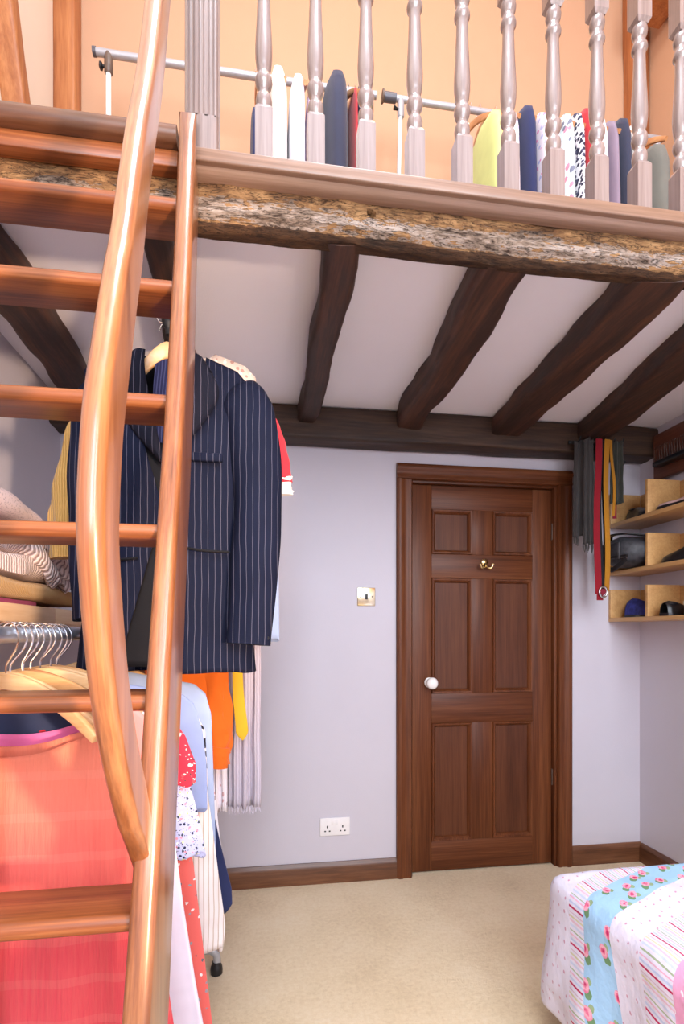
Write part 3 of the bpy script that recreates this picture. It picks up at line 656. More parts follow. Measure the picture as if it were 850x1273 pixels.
bl = thing('balustrade', 'turned wooden baluster railing along the loft edge with fluted newel post', 'railing', (0.9, 1.262, 2.331))
def baluster_mesh():
    m = MB(); h = 0.0205
    def block(z0, z1, top):
        # square block with lamb's tongue shoulders at one end
        c = 0.011
        for za, zb, wa, wb in (((z0, z1 - c, h, h), (z1 - c, z1, h, h * 0.72)) if top else ((z0, z0 + c, h * 0.72, h), (z0 + c, z1, h, h))):
            vs = [(sx_ * w_, sy_ * w_, z) for z, w_ in ((za, wa), (zb, wb)) for sx_, sy_ in ((-1, -1), (1, -1), (1, 1), (-1, 1))]
            m.add(vs, [(3, 2, 1, 0), (4, 5, 6, 7)] + [(i, (i + 1) % 4, 4 + (i + 1) % 4, 4 + i) for i in range(4)])
    block(0.0, 0.142, True)
    P_ = [(0.0155, 0.138), (0.0175, 0.146), (0.0190, 0.154), (0.0195, 0.163), (0.0175, 0.172), (0.0130, 0.180), (0.0118, 0.184), (0.0130, 0.188), (0.0180, 0.196), (0.0205, 0.206), (0.0195, 0.216), (0.0150, 0.224), (0.0140, 0.228),
          (0.0175, 0.240), (0.0200, 0.262), (0.0205, 0.285), (0.0190, 0.320), (0.0165, 0.365), (0.0148, 0.410), (0.0142, 0.436), (0.0150, 0.440), (0.0195, 0.446), (0.0200, 0.452), (0.0180, 0.460), (0.0150, 0.468), (0.0140, 0.473), (0.0150, 0.478), (0.0185, 0.485), (0.0198, 0.495), (0.0180, 0.505), (0.0150, 0.512), (0.0150, 0.518)]
    m.lathe((0, 0, 0), P_, 20)
    block(0.508, 0.665, False)
    return m
b0 = None
for i in range(16):
    x = 0.0 + 0.1238 * i
    if b0 is None:
        b0 = baluster_mesh().build('baluster', 'baluster_wood', None, origin=(0, 0, 0)); b0.parent = bl; b0.location = Vector((x, 1.262, 2.331)) - bl.location
    else:
        c = b0.copy(); COL.objects.link(c); c.parent = bl; c.location = Vector((x, 1.262, 2.331)) - bl.location
def newel():
    m = MB(); w = 0.037; pts = []
    # fluted faces: three grooves in each side
    side = []
    for k in range(3):
        c = -0.022 + 0.022 * k
        side += [(c - 0.0075, 0), (c - 0.0045, 0.005), (c, 0.0068), (c + 0.0045, 0.005), (c + 0.0075, 0)]
    ring = []
    for q in range(4):
        a = q * PI / 2; ca, sa = math.cos(a), math.sin(a)
        for t, d in [(-0.032, 0)] + side + [(0.032, 0)]:
            x, y = t, -(w - d); ring.append((x * ca - y * sa, x * sa + y * ca))
    m.sweep([(-0.141, 1.262, 2.405), (-0.141, 1.262, 3.15)], ring, (0, 1, 0))
    oct_ = [(-0.032, -w), (0.032, -w), (w, -0.032), (w, 0.032), (0.032, w), (-0.032, w), (-w, 0.032), (-w, -0.032)]
    m.sweep([(-0.141, 1.262, 2.331), (-0.141, 1.262, 2.398), (-0.141, 1.262, 2.408)], oct_, (0, 1, 0))
    m.lathe((-0.141, 1.262, 3.15), [(0.045, 0), (0.05, 0.01), (0.03, 0.02), (0.028, 0.03), (0.042, 0.05), (0.04, 0.08), (0.02, 0.1)], 20)
    return m
newel().build('newel_post', 'baluster_wood', bl)
MB().sweep([(-0.105, 1.262, 3.035), (XR, 1.262, 3.035)], rnd_prof(0.062, 0.05, 0.018, 4)).build('handrail', 'baluster_wood', bl, smooth=True)

# ---------------------------------------------------------------- ladder
la = thing('loft_ladder', 'steep varnished hardwood ladder stair with bowed handrail rising to the loft', 'ladder', (-0.43, 0.60, 0))
FRONT = [(0.0, 0.497), (0.73, 0.728), (1.08, 0.845), (1.345, 0.930), (1.67, 1.032), (2.0, 1.120), (2.30, 1.188), (2.392, 1.204)]
BACK = [(0.0, 0.655), (0.64, 0.882), (1.05, 0.992), (1.364, 1.078), (1.738, 1.180), (2.0, 1.226), (2.20, 1.258), (2.262, 1.262), (2.282, 1.2195), (2.392, 1.217)]
def stringer(xa, xb, zmax=2.392):
    m = MB(); zs = [0.001 + (zmax - 0.001) * i / 60 for i in range(61)]; r = 0.013
    prof_n = 6
    def ring(z):
        f = lerp_tab(FRONT, z); b_ = lerp_tab(BACK, z)
        d = min(1, max(0.0, (zmax - z) / 0.03)); rr = min(r, (b_ - f) * 0.45)
        if d < 1: f = f + (1 - math.sqrt(max(0.0, 1 - (1 - d) ** 2))) * 0.006
        out = []
        for cx, cy, a0 in ((xb - rr, b_ - rr, 0), (xa + rr, b_ - rr, 90), (xa + rr, f + rr, 180), (xb - rr, f + rr, 270)):
            for i in range(5):
                a = math.radians(a0 + 22.5 * i); out.append((cx + rr * math.cos(a), cy + rr * math.sin(a), z))
        return out
    R = [ring(z) for z in zs]; n = len(R[0])
    m.add([p for rg in R for p in rg], [(j * n + i, j * n + (i + 1) % n, (j + 1) * n + (i + 1) % n, (j + 1) * n + i) for j in range(60) for i in range(n)] + [tuple(range(n - 1, -1, -1)), tuple(range(60 * n, 61 * n))])
    return m
stringer(-0.187, -0.150).build('stringer', 'ladder_wood', la)
stringer(-0.717, -0.680, 2.284).build('stringer', 'ladder_wood', la)
TZ = [0.02 + 0.0, 0.29, 0.56, 0.826, 1.126, 1.420, 1.690, 1.960, 2.172]
for k, zt in enumerate(TZ[1:]):
    yn = lerp_tab(FRONT, zt) + 0.012; d = 0.108; th = 0.027
    prof = [(yn + th / 2 + th / 2 * math.cos(a), zt - th / 2 + th / 2 * math.sin(a)) for a in [math.radians(t) for t in range(90, 271, 18)]] + [(yn + d - 0.006, zt - th), (yn + d, zt - th + 0.005), (yn + d, zt - 0.005), (yn + d - 0.006, zt)]
    MB().prism(prof, 'X', -0.680, -0.187).build('tread', 'tread_wood', la)
def handrail(xc):
    mid = [(0.858, 0.838), (0.782, 0.945), (0.700, 1.058), (0.643, 1.165), (0.607, 1.290), (0.602, 1.36), (0.617, 1.455), (0.642, 1.530), (0.687, 1.650), (0.718, 1.725), (0.785, 1.915), (0.868, 2.12), (0.944, 2.365), (1.035, 2.68), (1.10, 2.95)]
    pts = smooth_pts([(xc, y, z) for y, z in mid], 70)
    sc = []
    for i in range(71):
        t = i / 70; k = min(1, 0.30 + t * 7.0) if t < 0.1 else 1.0
        sc.append((1.0, k * (1.18 if t < 0.45 else 1.18 - 0.25 * min(1, (t - 0.45) / 0.3))))
    return MB().sweep(pts, rnd_prof(0.029, 0.064, 0.0115, 6), (0, 0.6, 1), scales=[(a, b_) for a, b_ in sc])
handrail(-0.1775).build('handrail', 'ladder_wood', la)
handrail(-0.6985).build('handrail', 'ladder_wood', la)

# ---------------------------------------------------------------- hangers and garments
def hanger_proto(name, label, group, matname):
    t = thing(name, label, 'hanger', (0, 0, 0), group)
    pts = []; sc = []
    for i in range(25):
        s_ = -1 + 2 * i / 24; pts.append((0.212 * s_, -0.03 * s_ * s_, -0.092 - 0.100 * abs(s_) ** 1.6))
        e = 1 - 0.45 * abs(s_) ** 2; sc.append((1.0 if abs(s_) < 0.6 else 1.35, e))
    MB().sweep(pts, rnd_prof(0.0105, 0.034, 0.0048, 3), scales=sc).build('hanger_body', matname, t)
    hp = smooth_pts([(0, 0, -0.085), (0, 0, -0.062), (0.010, 0, -0.046), (0.023, 0, -0.026), (0.027, 0, -0.004), (0.018, 0, 0.018), (0, 0, 0.0245), (-0.018, 0, 0.017), (-0.025, 0, 0.0)], 30)
    MB().tube(hp, 0.0019, 6, (0, 1, 0)).build('hook', 'chrome', t)
    return t
def place(o, loc, rz=0.0):
    o.location = loc; o.rotation_euler = (0, 0, rz); return o

def cloth_tube(c, ztop, zhem, hw, th, rz=0.0, neck=0.07, nd_front=0.10, nd_back=0.02, slope=0.32, folds=9, famp=0.010, seed=0.0, nphi=88, nz=46, open_front=None, hem_wave=0.006, shrink=0.0, lean=(0, 0)):
    """a garment hanging from its shoulders: front and back sheets in one tube; hw, th are tables over t (0 shoulder, 1 hem)"""
    m = MB(); ca, sa = math.cos(rz), math.sin(rz)
    def fn(u, v):
        if open_front:
            g = lerp_tab(open_front, v); ph = -PI / 2 - 0.50 * max(0.0, v - 0.45) + g + (2 * PI - 2 * g) * u
        else: ph = -PI / 2 + 2 * PI * u
        w = lerp_tab(hw, v) - shrink; t_ = lerp_tab(th, v) - shrink
        cx, cy = math.cos(ph), math.sin(ph)
        x = math.copysign(abs(cx) ** 0.85, cx) * w; y = math.copysign(abs(cy) ** 0.75, cy) * t_
        f = math.sin(ph * folds + seed + 1.7 * math.sin(ph * 2 + seed)) * 0.7 + 0.6 * noise.noise((math.cos(ph) * 3 + seed, math.sin(ph) * 3, v * 2.0))
        amp = famp * (0.15 + 0.85 * min(1, v * 1.3)); y += f * amp * (0.4 + 0.6 * abs(cy)); x += f * amp * 0.45 * cx
        ax = abs(x)
        nd = nd_front if cy < 0 else nd_back
        k = max(0.0, 1 - (ax / neck) ** 2) if neck > 0 else 0
        zt = ztop - slope * max(0.0, ax - neck * 0.6) - nd * math.sqrt(k)
        zt -= 0.02 * (1 - min(1, (lerp_tab(hw, 0) - min(ax, lerp_tab(hw, 0))) / 0.03))
        zh = zhem + hem_wave * f + 0.01 * noise.noise((ph * 1.5, seed, 0))
        z = zt + (zh - zt) * v
        x += lean[0] * v; y += lean[1] * v
        return (c[0] + x * ca - y * sa, c[1] + x * sa + y * ca, z)
    m.grid(fn, nphi, nz, not open_front, False)
    return m
def sleeve(pts, r0, r1, flat=0.6, seed=0.0, n=18, seg=26, famp=0.004, up=(0, 1, 0.05), cap=False):
    P = smooth_pts(pts, seg); m = MB()
    prof = [(math.cos(2 * PI * i / n), math.sin(2 * PI * i / n)) for i in range(n)]
    def pf(i):
        t = i / seg; r = (r0 + (r1 - r0) * t) * (lerp_tab([(0, 0.30), (0.03, 0.62), (0.08, 0.86), (0.16, 1.0)], t) if cap else 1.0)
        out = []
        for k, (a, b_) in enumerate(prof):
            f = 1 + famp / r * (noise.noise((a * 1.5 + seed, b_ * 1.5, t * 6)) * 2)
            out.append((a * r * f, b_ * r * flat * f))
        return out
    m.sweep(P, prof, up, caps=True, prof_fn=pf)
    return m

# ---- lower clothes rack
RX, RZ = -0.500, 1.222
ra = thing('clothes_rack', 'freestanding metal clothes rack crammed with garments behind the ladder', 'clothes rack', (RX, 1.5, 0))
MB().tube([(RX, 1.00, RZ), (RX, 1.96, RZ)], 0.0165, 16).build('rail', 'rack_metal', ra)
for y in (1.03, 1.925):
    MB().tube([(RX, y, 0.075), (RX, y, RZ - 0.012)], 0.0125, 12).build('upright', 'rack_grey', ra)
    MB().tube(smooth_pts([(RX - 0.33, y, 0.032), (RX - 0.325, y, 0.075), (RX - 0.28, y, 0.086), (RX, y, 0.088), (RX + 0.28, y, 0.088), (RX + 0.318, y, 0.083), (RX + 0.332, y, 0.066), (RX + 0.334, y, 0.026)], 40), 0.0135, 12, (0, 1, 0)).build('foot', 'rack_grey', ra)
    for s_ in (-1, 1):
        MB().lathe((RX + s_ * 0.332, y, 0), [(0.016, 0.0), (0.021, 0.003), (0.022, 0.016), (0.020, 0.030), (0.0155, 0.038), (0.0145, 0.046)], 14).build('foot_cap', 'black_plastic', ra)

LH = 'pale wooden coat hanger on the rail of the clothes rack under the ladder'
GH = 'wooden hangers on the lower clothes rack'
h0 = hanger_proto('wooden_hanger', LH, GH, 'hanger_wood')
HY = [1.112, 1.142, 1.168, 1.196, 1.226, 1.256, 1.288, 1.322, 1.358, 1.390, 1.62, 1.665, 1.715, 1.77, 1.83, 1.88]
HR = [-0.30, -0.10, -0.16, -0.05, -0.12, 0.02, -0.08, 0.03, -0.04, 0.02, 0.0, 0.05, -0.03, 0.03, 0.0, 0.04]
for i, (y, r) in enumerate(zip(HY, HR)):
    o = h0 if i == 0 else copy_tree(h0)
    place(o, (RX, y, RZ), r); o.rotation_euler = (0, 0.10 * math.sin(i * 2.3), r)
    if i in (2, 6, 8):
        o['label'] = 'honey coloured wooden coat hanger between paler ones on the clothes rack'
        for ch in o.children:
            if ch.name.startswith('hanger_body'):
                ch.data = ch.data.copy(); ch.data.materials[0] = MATS['hanger_wood_honey']
    if i == 4:
        o['label'] = 'reddish brown wooden coat hanger among pale ones on the clothes rack'
        for ch in o.children:
            if ch.name.startswith('hanger_body'):
                ch.data = ch.data.copy(); ch.data.materials[0] = MATS['hanger_wood_dark']

def gar(name, label, cat, mat, m, group=None, solid=0.0025):
    return tag(m.build(name, mat, None, solid=solid), label, cat, group)
GR = 'clothes on the lower rack'
SZ = RZ - 0.112     # shoulder line of a garment on a hanger
# coral dress in front
cd = thing('coral_dress', 'crinkled coral dress shading to red at the hem, first on the rack', 'dress', (RX, 1.12, 0.2), GR)
cloth_tube((RX + 0.005, 1.112), SZ - 0.005, 0.12, [(0, 0.215), (0.1, 0.235), (0.3, 0.255), (0.6, 0.300), (1, 0.35)], [(0, 0.010), (0.1, 0.015), (0.5, 0.020), (1, 0.026)], 0.0, 0.185, 0.122, 0.105, 0.24, 11, 0.010, 1.3, 160, 80).build('bodice_and_skirt', 'coral_crinkle', cd, solid=0.002)
cloth_tube((RX + 0.005, 1.118), SZ - 0.16, 0.09, [(0, 0.232), (0.5, 0.292), (1, 0.355)], [(0, 0.005), (0.5, 0.008), (1, 0.010)], 0.0, 0.0, 0, 0, 0.1, 9, 0.004, 2.3, 90, 30).build('underskirt', 'coral_lining', cd, solid=0.002)
# y, shoulder height, hem height, half widths over t (0 shoulder, 1 hem), thickness, neck half width, neck depth front/back
rack = [
 ('pink_blouse', 'bright pink cotton blouse showing above the coral dress neckline', 'blouse', 'pink_cotton', 1.162, 1.105, 0.50, [(0, 0.215), (1, 0.245)], 0.020, 0.175, 0.112, 0.09),
 ('denim_shirt', 'dark denim shirt with red heart print behind the pink blouse', 'shirt', 'heart_denim', 1.190, 1.105, 0.55, [(0, 0.205), (1, 0.22)], 0.016, 0.07, 0.04, 0.02),
 ('salmon_blouse', 'salmon pink gathered blouse on the clothes rack', 'blouse', 'salmon_cotton', 1.220, 1.10, 0.55, [(0, 0.235), (0.2, 0.262), (1, 0.265)], 0.018, 0.07, 0.05, 0.03),
 ('white_dress', 'long white lilac tinged dress with gathered hem beside the coral dress', 'dress', 'lilac_cotton', 1.258, 1.09, 0.10, [(0, 0.24), (0.28, 0.292), (0.47, 0.315), (0.66, 0.342), (0.82, 0.368), (1, 0.375)], 0.024, 0.07, 0.05, 0.03),
 ('rose_print_blouse', 'red blouse with white rose outlines on the clothes rack', 'blouse', 'red_rose_print', 1.296, 1.10, 0.86, [(0, 0.275), (0.3, 0.312), (0.7, 0.336), (1, 0.335)], 0.014, 0.07, 0.05, 0.03),
 ('floral_blouse', 'lilac blouse with ditsy flowers hanging behind the white dress', 'blouse', 'ditsy_floral', 1.330, 0.99, 0.675, [(0, 0.28), (0.2, 0.315), (0.55, 0.338), (1, 0.358)], 0.026, 0.07, 0.0, 0.0),
 ('coral_print_dress', 'coral red patterned dress glimpsed below the ditsy blouse', 'dress', 'coral_print', 1.372, 1.07, 0.20, [(0, 0.25), (0.45, 0.322), (0.75, 0.350), (1, 0.372)], 0.018, 0.07, 0.05, 0.03),
 ('blue_cardigan', 'slate blue cardigan shoulder and sleeve on the clothes rack', 'cardigan', 'slate_blue', 1.408, 1.115, 0.76, [(0, 0.318), (0.25, 0.340), (0.55, 0.350), (1, 0.352)], 0.018, 0.08, 0.05, 0.03),
 ('striped_trousers', 'cream trousers with thin brown stripes low on the clothes rack', 'trousers', 'cream_stripe', 1.452, 1.085, 0.365, [(0, 0.30), (0.15, 0.335), (0.6, 0.372), (0.9, 0.396), (1, 0.39)], 0.024, 0.0, 0.0, 0.0),
 ('mono_blouse', 'white blouse with bold black blotches on the clothes rack', 'blouse', 'mono_print', 1.500, 1.098, 0.80, [(0, 0.300), (0.3, 0.338), (1, 0.345)], 0.018, 0.07, 0.05, 0.03),
 ('sky_blue_shirt', 'light blue shirt shoulder arching over the other clothes', 'shirt', 'sky_shirt', 1.560, 1.128, 0.56, [(0, 0.330), (0.12, 0.347), (0.5, 0.353), (1, 0.36)], 0.020, 0.08, 0.05, 0.03),
 ('blossom_blouse', 'white blouse with sparse blossom print on the clothes rack', 'blouse', 'blossom_print', 1.655, 1.10, 0.44, [(0, 0.30), (0.3, 0.338), (0.7, 0.362), (1, 0.385)], 0.018, 0.07, 0.05, 0.03),
 ('navy_dress', 'long navy dress reaching down beside the rack foot', 'dress', 'navy_cotton', 1.608, 1.06, 0.385, [(0, 0.26), (0.27, 0.320), (0.44, 0.343), (0.66, 0.371), (0.88, 0.402), (0.96, 0.404), (1, 0.385)], 0.022, 0.07, 0.05, 0.03),
 ('lilac_tunic', 'plain lilac tunic last on the clothes rack', 'tunic', 'lilac_cotton', 1.830, 1.09, 0.40, [(0, 0.25), (1, 0.36)], 0.020, 0.07, 0.05, 0.03),
]
ry_ = [1.140] + [g[4] for g in rack] + [1.90]
for k, (nm, lab, cat, mt, y, zt, zh, hw, th, neck, nf, nb) in enumerate(rack):
    room = min(ry_[k + 1] - ry_[k], ry_[k + 2] - ry_[k + 1]) / 2      # half the space to the nearest neighbour
    th = min(th, room * 0.80); fa = min(0.006, room * 0.26)
    m = cloth_tube((RX, y), zt, zh, hw, [(0, 0.007), (0.12, th * 0.55), (0.5, th * 0.7), (1, th * 0.8)], 0.0, neck, nf, nb, 0.20, 8, fa, 3.1 + k, 84, 44)
    gar(nm, lab, cat, mt, m, GR)

# ---- wall shelf with folded knitwear
sh = thing('wall_shelf', 'thick pale pine shelf on the left wall holding folded knitwear', 'shelf', (-0.77, 1.55, 1.25))
MB().box(XL, -0.622, 1.12, 1.690, 1.252, 1.300).build('board', 'shelf_pine_pale', sh, 0.002)
MB().box(XL, -0.622, 1.6915, 2.40, 1.252, 1.300).build('board', 'shelf_pine_pale', sh, 0.002)
def folded(name, label, cat, mat, x_front, x_back, y0, y1, z0, layers, lh, seed, sag=0.02, wav=0.012):
    """knitwear folded in zigzag layers; the folds face the room"""
    cl = []
    for k in range(layers):
        z = z0 + lh * (k + 0.5); a, b_ = (x_back, x_front) if k % 2 == 0 else (x_front, x_back)
        for i in range(7): cl.append((a + (b_ - a) * i / 6, z))
        if k < layers - 1: cl.append((b_ + (0.012 if b_ == x_front else -0.012), z + lh * 0.5))
    cl = [(p.x, p.z) for p in smooth_pts([(a, 0, z) for a, z in cl], len(cl) * 3)]
    m = MB(); n = len(cl); t = lh * 0.46
    ring = []
    for sgn in (1, -1):
        idx = range(n) if sgn == 1 else range(n - 1, -1, -1)
        for i in idx:
            p, q = cl[max(0, i - 1)], cl[min(n - 1, i + 1)]; dx, dz = q[0] - p[0], q[1] - p[1]; d = math.hypot(dx, dz) or 1
            ring.append((cl[i][0] - dz / d * t * sgn, cl[i][1] + dx / d * t * sgn))
    NY = 44; N_ = len(ring)
    def fn(u, v):
        i = int(round(u * N_)) % N_; x, z = ring[i]; y = y0 + (y1 - y0) * v
        k = (z - z0) / (lh * layers)
        e = min(v, 1 - v) * 7; rd = math.sqrt(max(0.0, 1 - (1 - min(1, e)) ** 2))
        zc = z0 + (z - z0) * (0.55 + 0.45 * rd)
        zc += k * (noise.noise((y * 5, x * 4, seed)) * wav * 2 - sag * (v - 0.4) ** 2)
        xx = x + noise.noise((y * 6, z * 30, seed)) * wav * 1.6
        return (min(xx, -0.615), y + noise.noise((x * 9, z * 20, seed)) * 0.008, max(zc, z0))
    m.grid(fn, N_, NY, True, False)
    m.add([], [])
    return tag(m.build(name, mat), label, cat, 'folded knitwear on the pine shelf')
folded('folded_shirt', 'thin magenta shirt at the bottom of the folded pile', 'top', 'magenta_knit', -0.640, -0.88, 1.16, 1.60, 1.3005, 1, 0.014, 1.0, 0.0, 0.002)
folded('folded_sweater', 'mustard corduroy sweater folded under the ribbed pink one', 'sweater', 'mustard_cord', -0.636, -0.89, 1.16, 1.98, 1.3155, 2, 0.024, 2.0, 0.01, 0.006)
cg = folded('folded_sweater', 'chunky ribbed dusty pink cardigan folded in a loose heap', 'cardigan', 'rib_knit', -0.640, -0.88, 1.17, 1.92, 1.375, 4, 0.036, 3.0, 0.16, 0.034)
sleeve([(-0.68, 1.44, 1.482), (-0.640, 1.50, 1.468), (-0.618, 1.57, 1.435), (-0.612, 1.63, 1.398), (-0.622, 1.665, 1.378)], 0.034, 0.026, 0.62, 41, 20, 26, 0.006, (1, 0, 0.2)).build('sleeve', 'rib_knit', cg)
sleeve([(-0.69, 1.62, 1.490), (-0.640, 1.67, 1.470), (-0.615, 1.73, 1.430), (-0.614, 1.76, 1.395), (-0.628, 1.74, 1.374)], 0.034, 0.027, 0.62, 43, 20, 26, 0.006, (1, 0, 0.2)).build('sleeve', 'rib_knit', cg)
folded('folded_sweater', 'speckled mauve grey sweater on top of the folded pile', 'sweater', 'speckle_knit', -0.665, -0.88, 1.17, 1.66, 1.532, 2, 0.034, 4.0, 0.10, 0.012)

# ---------------------------------------------------------------- pinstripe jacket and what hangs with it
JX, JY = -0.255, 1.475
jc = thing('hook_chain', 'black spiked hook strap hanging from the narrow joist above the jacket', 'hook', (-0.262, 1.52, 2.02))
MB().tube(smooth_pts([(-0.262, 1.53, 2.205), (-0.262, 1.50, 2.17), (-0.262, 1.482, 2.12), (-0.258, 1.478, 2.07), (-0.256, 1.476, 2.035)], 20), [0.012] * 12 + [0.016] * 5 + [0.008] * 4, 10, (0, 1, 0)).build('strap', 'dark_iron', jc)
for k in range(7):
    z = 2.045 + 0.019 * k; s_ = -1 if k % 2 else 1
    MB().tube([(-0.258, 1.478, z), (-0.258 + s_ * 0.022, 1.472, z + 0.004), (-0.258 + s_ * 0.027, 1.468, z + 0.012)], 0.0022, 6).build('spike', 'chrome', jc)
hj = hanger_proto('wooden_hanger', 'pale wooden hanger inside the pinstripe jacket collar', None, 'hanger_wood')
place(hj, (JX, JY, 2.045), -0.05)
for ch in hj.children:
    if ch.name.startswith('hanger_body'): ch.scale = (0.46, 1.2, 1.35); ch.location.z += 0.062; ch.location.y -= 0.02

ja = thing('suit_jacket', 'navy pinstripe suit jacket hanging from the joist hook', 'jacket', (JX, JY, 1.12))
HWJ = [(0, 0.212), (0.08, 0.205), (0.3, 0.196), (0.55, 0.188), (0.8, 0.212), (1, 0.228)]
THJ = [(0, 0.030), (0.08, 0.060), (0.3, 0.085), (0.6, 0.080), (1, 0.078)]
cloth_tube((JX, JY), 1.985, 1.118, HWJ, THJ, 0.05, 0.085, 0.05, 0.0, 0.33, 4, 0.011, 0.7, 120, 60,
           open_front=[(0, 0.42), (0.12, 0.40), (0.38, 0.10), (0.46, 0.03), (0.58, 0.03), (1.0, 0.20)], hem_wave=0.004).build('body', 'pinstripe', ja, solid=0.004)
cloth_tube((JX, JY), 1.965, 1.135, HWJ, THJ, 0.05, 0.085, 0.13, 0.0, 0.36, 4, 0.008, 0.7, 90, 40, hem_wave=0.004, shrink=0.013).build('lining', 'black_lining', ja, solid=0.002)
# sleeves
rs = sleeve([(JX + 0.172, JY - 0.005, 1.892), (JX + 0.200, JY - 0.012, 1.852), (JX + 0.222, JY - 0.028, 1.775), (JX + 0.240, JY - 0.045, 1.60), (JX + 0.232, JY - 0.060, 1.40), (JX + 0.218, JY - 0.072, 1.195)], 0.074, 0.060, 0.72, 2.0, 22, 34, cap=True).build('sleeve', 'pinstripe', ja)
for k in range(4):
    MB().lathe((JX + 0.262 - 0.002 * k, JY - 0.094, 1.212 + 0.017 * k), [(0.007, 0.0), (0.007, -0.003), (0.005, -0.005), (0.001, -0.004)], 12, 'Y').build('cuff_button', 'black_plastic', rs)
sleeve([(JX - 0.150, JY - 0.005, 1.895), (JX - 0.186, JY - 0.010, 1.80), (JX - 0.196, JY - 0.020, 1.60), (JX - 0.192, JY - 0.030, 1.42), (JX - 0.176, JY - 0.050, 1.262)], 0.060, 0.050, 0.72, 4.0, 22, 30, cap=True).build('sleeve', 'pinstripe', ja)
def lapel(s_):
    # notched lapel folded back along the roll line, laid on the curved chest
    def chest(x, z): 
        k = min(1, abs(x) / 0.20); t_ = min(1, max(0, (1.985 - z) / 0.86)); th = lerp_tab(THJ, t_)
        return JY - th * max(0.05, (1 - k ** 2)) ** 0.5 - 0.012
    roll = [(0.054, 1.962), (0.052, 1.92), (0.042, 1.85), (0.020, 1.75), (0.000, 1.665)]
    outer = [(0.088, 1.955), (0.118, 1.905), (0.132, 1.845), (0.080, 1.745), (0.004, 1.655)]
    R_ = smooth_pts([(a, 0, b_) for a, b_ in roll], 24); O_ = smooth_pts([(a, 0, b_) for a, b_ in outer], 24)
    m = MB()
    def fn(u, v):
        a = R_[int(round(v * 24))]; b_ = O_[int(round(v * 24))]; p = a.lerp(b_, u)
        return (JX + s_ * p.x + 0.004, chest(p.x, p.z) - 0.010 * math.sin(PI * u) - 0.004 * (1 - u), p.z)
    m.grid(fn, 8, 24); return m
lapel(1).build('lapel', 'lapel_pinstripe', ja, solid=0.004); lapel(-1).build('lapel', 'lapel_pinstripe', ja, solid=0.004)
def collar():
    m = MB()
    pts = [(0.094, -0.056, 1.946), (0.082, -0.012, 1.975), (0.056, 0.028, 1.998), (0, 0.042, 2.006), (-0.056, 0.028, 1.990), (-0.084, -0.012, 1.957), (-0.098, -0.056, 1.925)]
    P = smooth_pts(pts, 30)
    def fn(u, v):
        p = P[int(round(u * 30))]; k = 1 + 0.28 * (1 - v) ; return (JX + p.x * k, JY + p.y * k, p.z - 0.042 * (1 - v) * (0.8 + 0.2 * abs(u - 0.5)))
    m.grid(fn, 30, 5); return m
collar().build('collar', 'lapel_pinstripe', ja, solid=0.004)
MB().box(JX + 0.070, JX + 0.150, JY - 0.094, JY - 0.080, 1.668, 1.690).build('breast_pocket', 'pinstripe', ja, 0.004)
MB().sweep(smooth_pts([(JX + 0.045, JY - 0.092, 1.445), (JX + 0.10, JY - 0.093, 1.437), (JX + 0.165, JY - 0.070, 1.438)], 12), rnd_prof(0.008, 0.007, 0.003, 2)).build('pocket_welt', 'black_lining', ja)
MB().sweep(smooth_pts([(JX - 0.060, JY - 0.092, 1.415), (JX - 0.10, JY - 0.091, 1.410), (JX - 0.150, JY - 0.074, 1.408)], 12), rnd_prof(0.008, 0.007, 0.003, 2)).build('pocket_welt', 'black_lining', ja)
MB().lathe((JX + 0.018, JY - 0.092, 1.46), [(0.011, 0.0), (0.011, -0.004), (0.008, -0.006), (0.001, -0.004)], 14, 'Y').build('button', 'black_plastic', ja)
# tie seen inside the open collar
tag(MB().sweep(smooth_pts([(JX + 0.0, JY - 0.010, 1.985), (JX - 0.004, JY - 0.026, 1.93), (JX - 0.004, JY - 0.052, 1.84), (JX, JY - 0.058, 1.72)], 20), rnd_prof(0.055, 0.006, 0.0025, 2), (0, -1, 0.2)).build('necktie', 'tie_silk'), 'dark blue striped silk tie inside the jacket collar', 'tie')

HG = 'clothes hanging behind the pinstripe jacket'
gar('floral_shirt', 'tan flowered shirt peeping over the jacket shoulder', 'shirt', 'tan_floral',
    cloth_tube((-0.225, 1.600), 2.065, 1.30, [(0, 0.200), (0.15, 0.212), (1, 0.215)], [(0, 0.010), (0.15, 0.022), (1, 0.028)], 0.03, 0.07, 0.05, 0.02, 0.30, 5, 0.006, 21, 70, 30), HG)
rc = thing('red_cardigan', 'red knitted top with white lace cuff behind the jacket sleeve', 'cardigan', (-0.2, 1.66, 1.3), HG)
cloth_tube((-0.225, 1.665), 2.04, 1.32, [(0, 0.190), (0.15, 0.200), (1, 0.205)], [(0, 0.010), (0.15, 0.020), (1, 0.024)], 0.0, 0.07, 0.05, 0.02, 0.30, 5, 0.006, 23, 70, 30).build('body', 'red_cotton', rc, solid=0.002)
q = sleeve([(-0.045, 1.655, 1.93), (0.000, 1.645, 1.85), (0.030, 1.635, 1.77), (0.046, 1.63, 1.685)], 0.055, 0.040, 0.5, 25).build('sleeve', 'red_cotton', rc)
sleeve([(0.044, 1.632, 1.70), (0.050, 1.63, 1.672), (0.052, 1.63, 1.652)], 0.043, 0.036, 0.52, 26, 18, 8, 0.006).build('lace_cuff', 'lace_white', q)
gar('pale_blue_shirt', 'pale blue shirt edge showing beside the jacket cuff', 'shirt', 'sky_shirt',
    cloth_tube((-0.215, 1.765), 2.02, 1.20, [(0, 0.195), (0.2, 0.225), (0.6, 0.262), (1, 0.266)], [(0, 0.010), (0.15, 0.018), (1, 0.022)], 0.0, 0.07, 0.04, 0.02, 0.30, 5, 0.006, 27, 70, 30), HG)
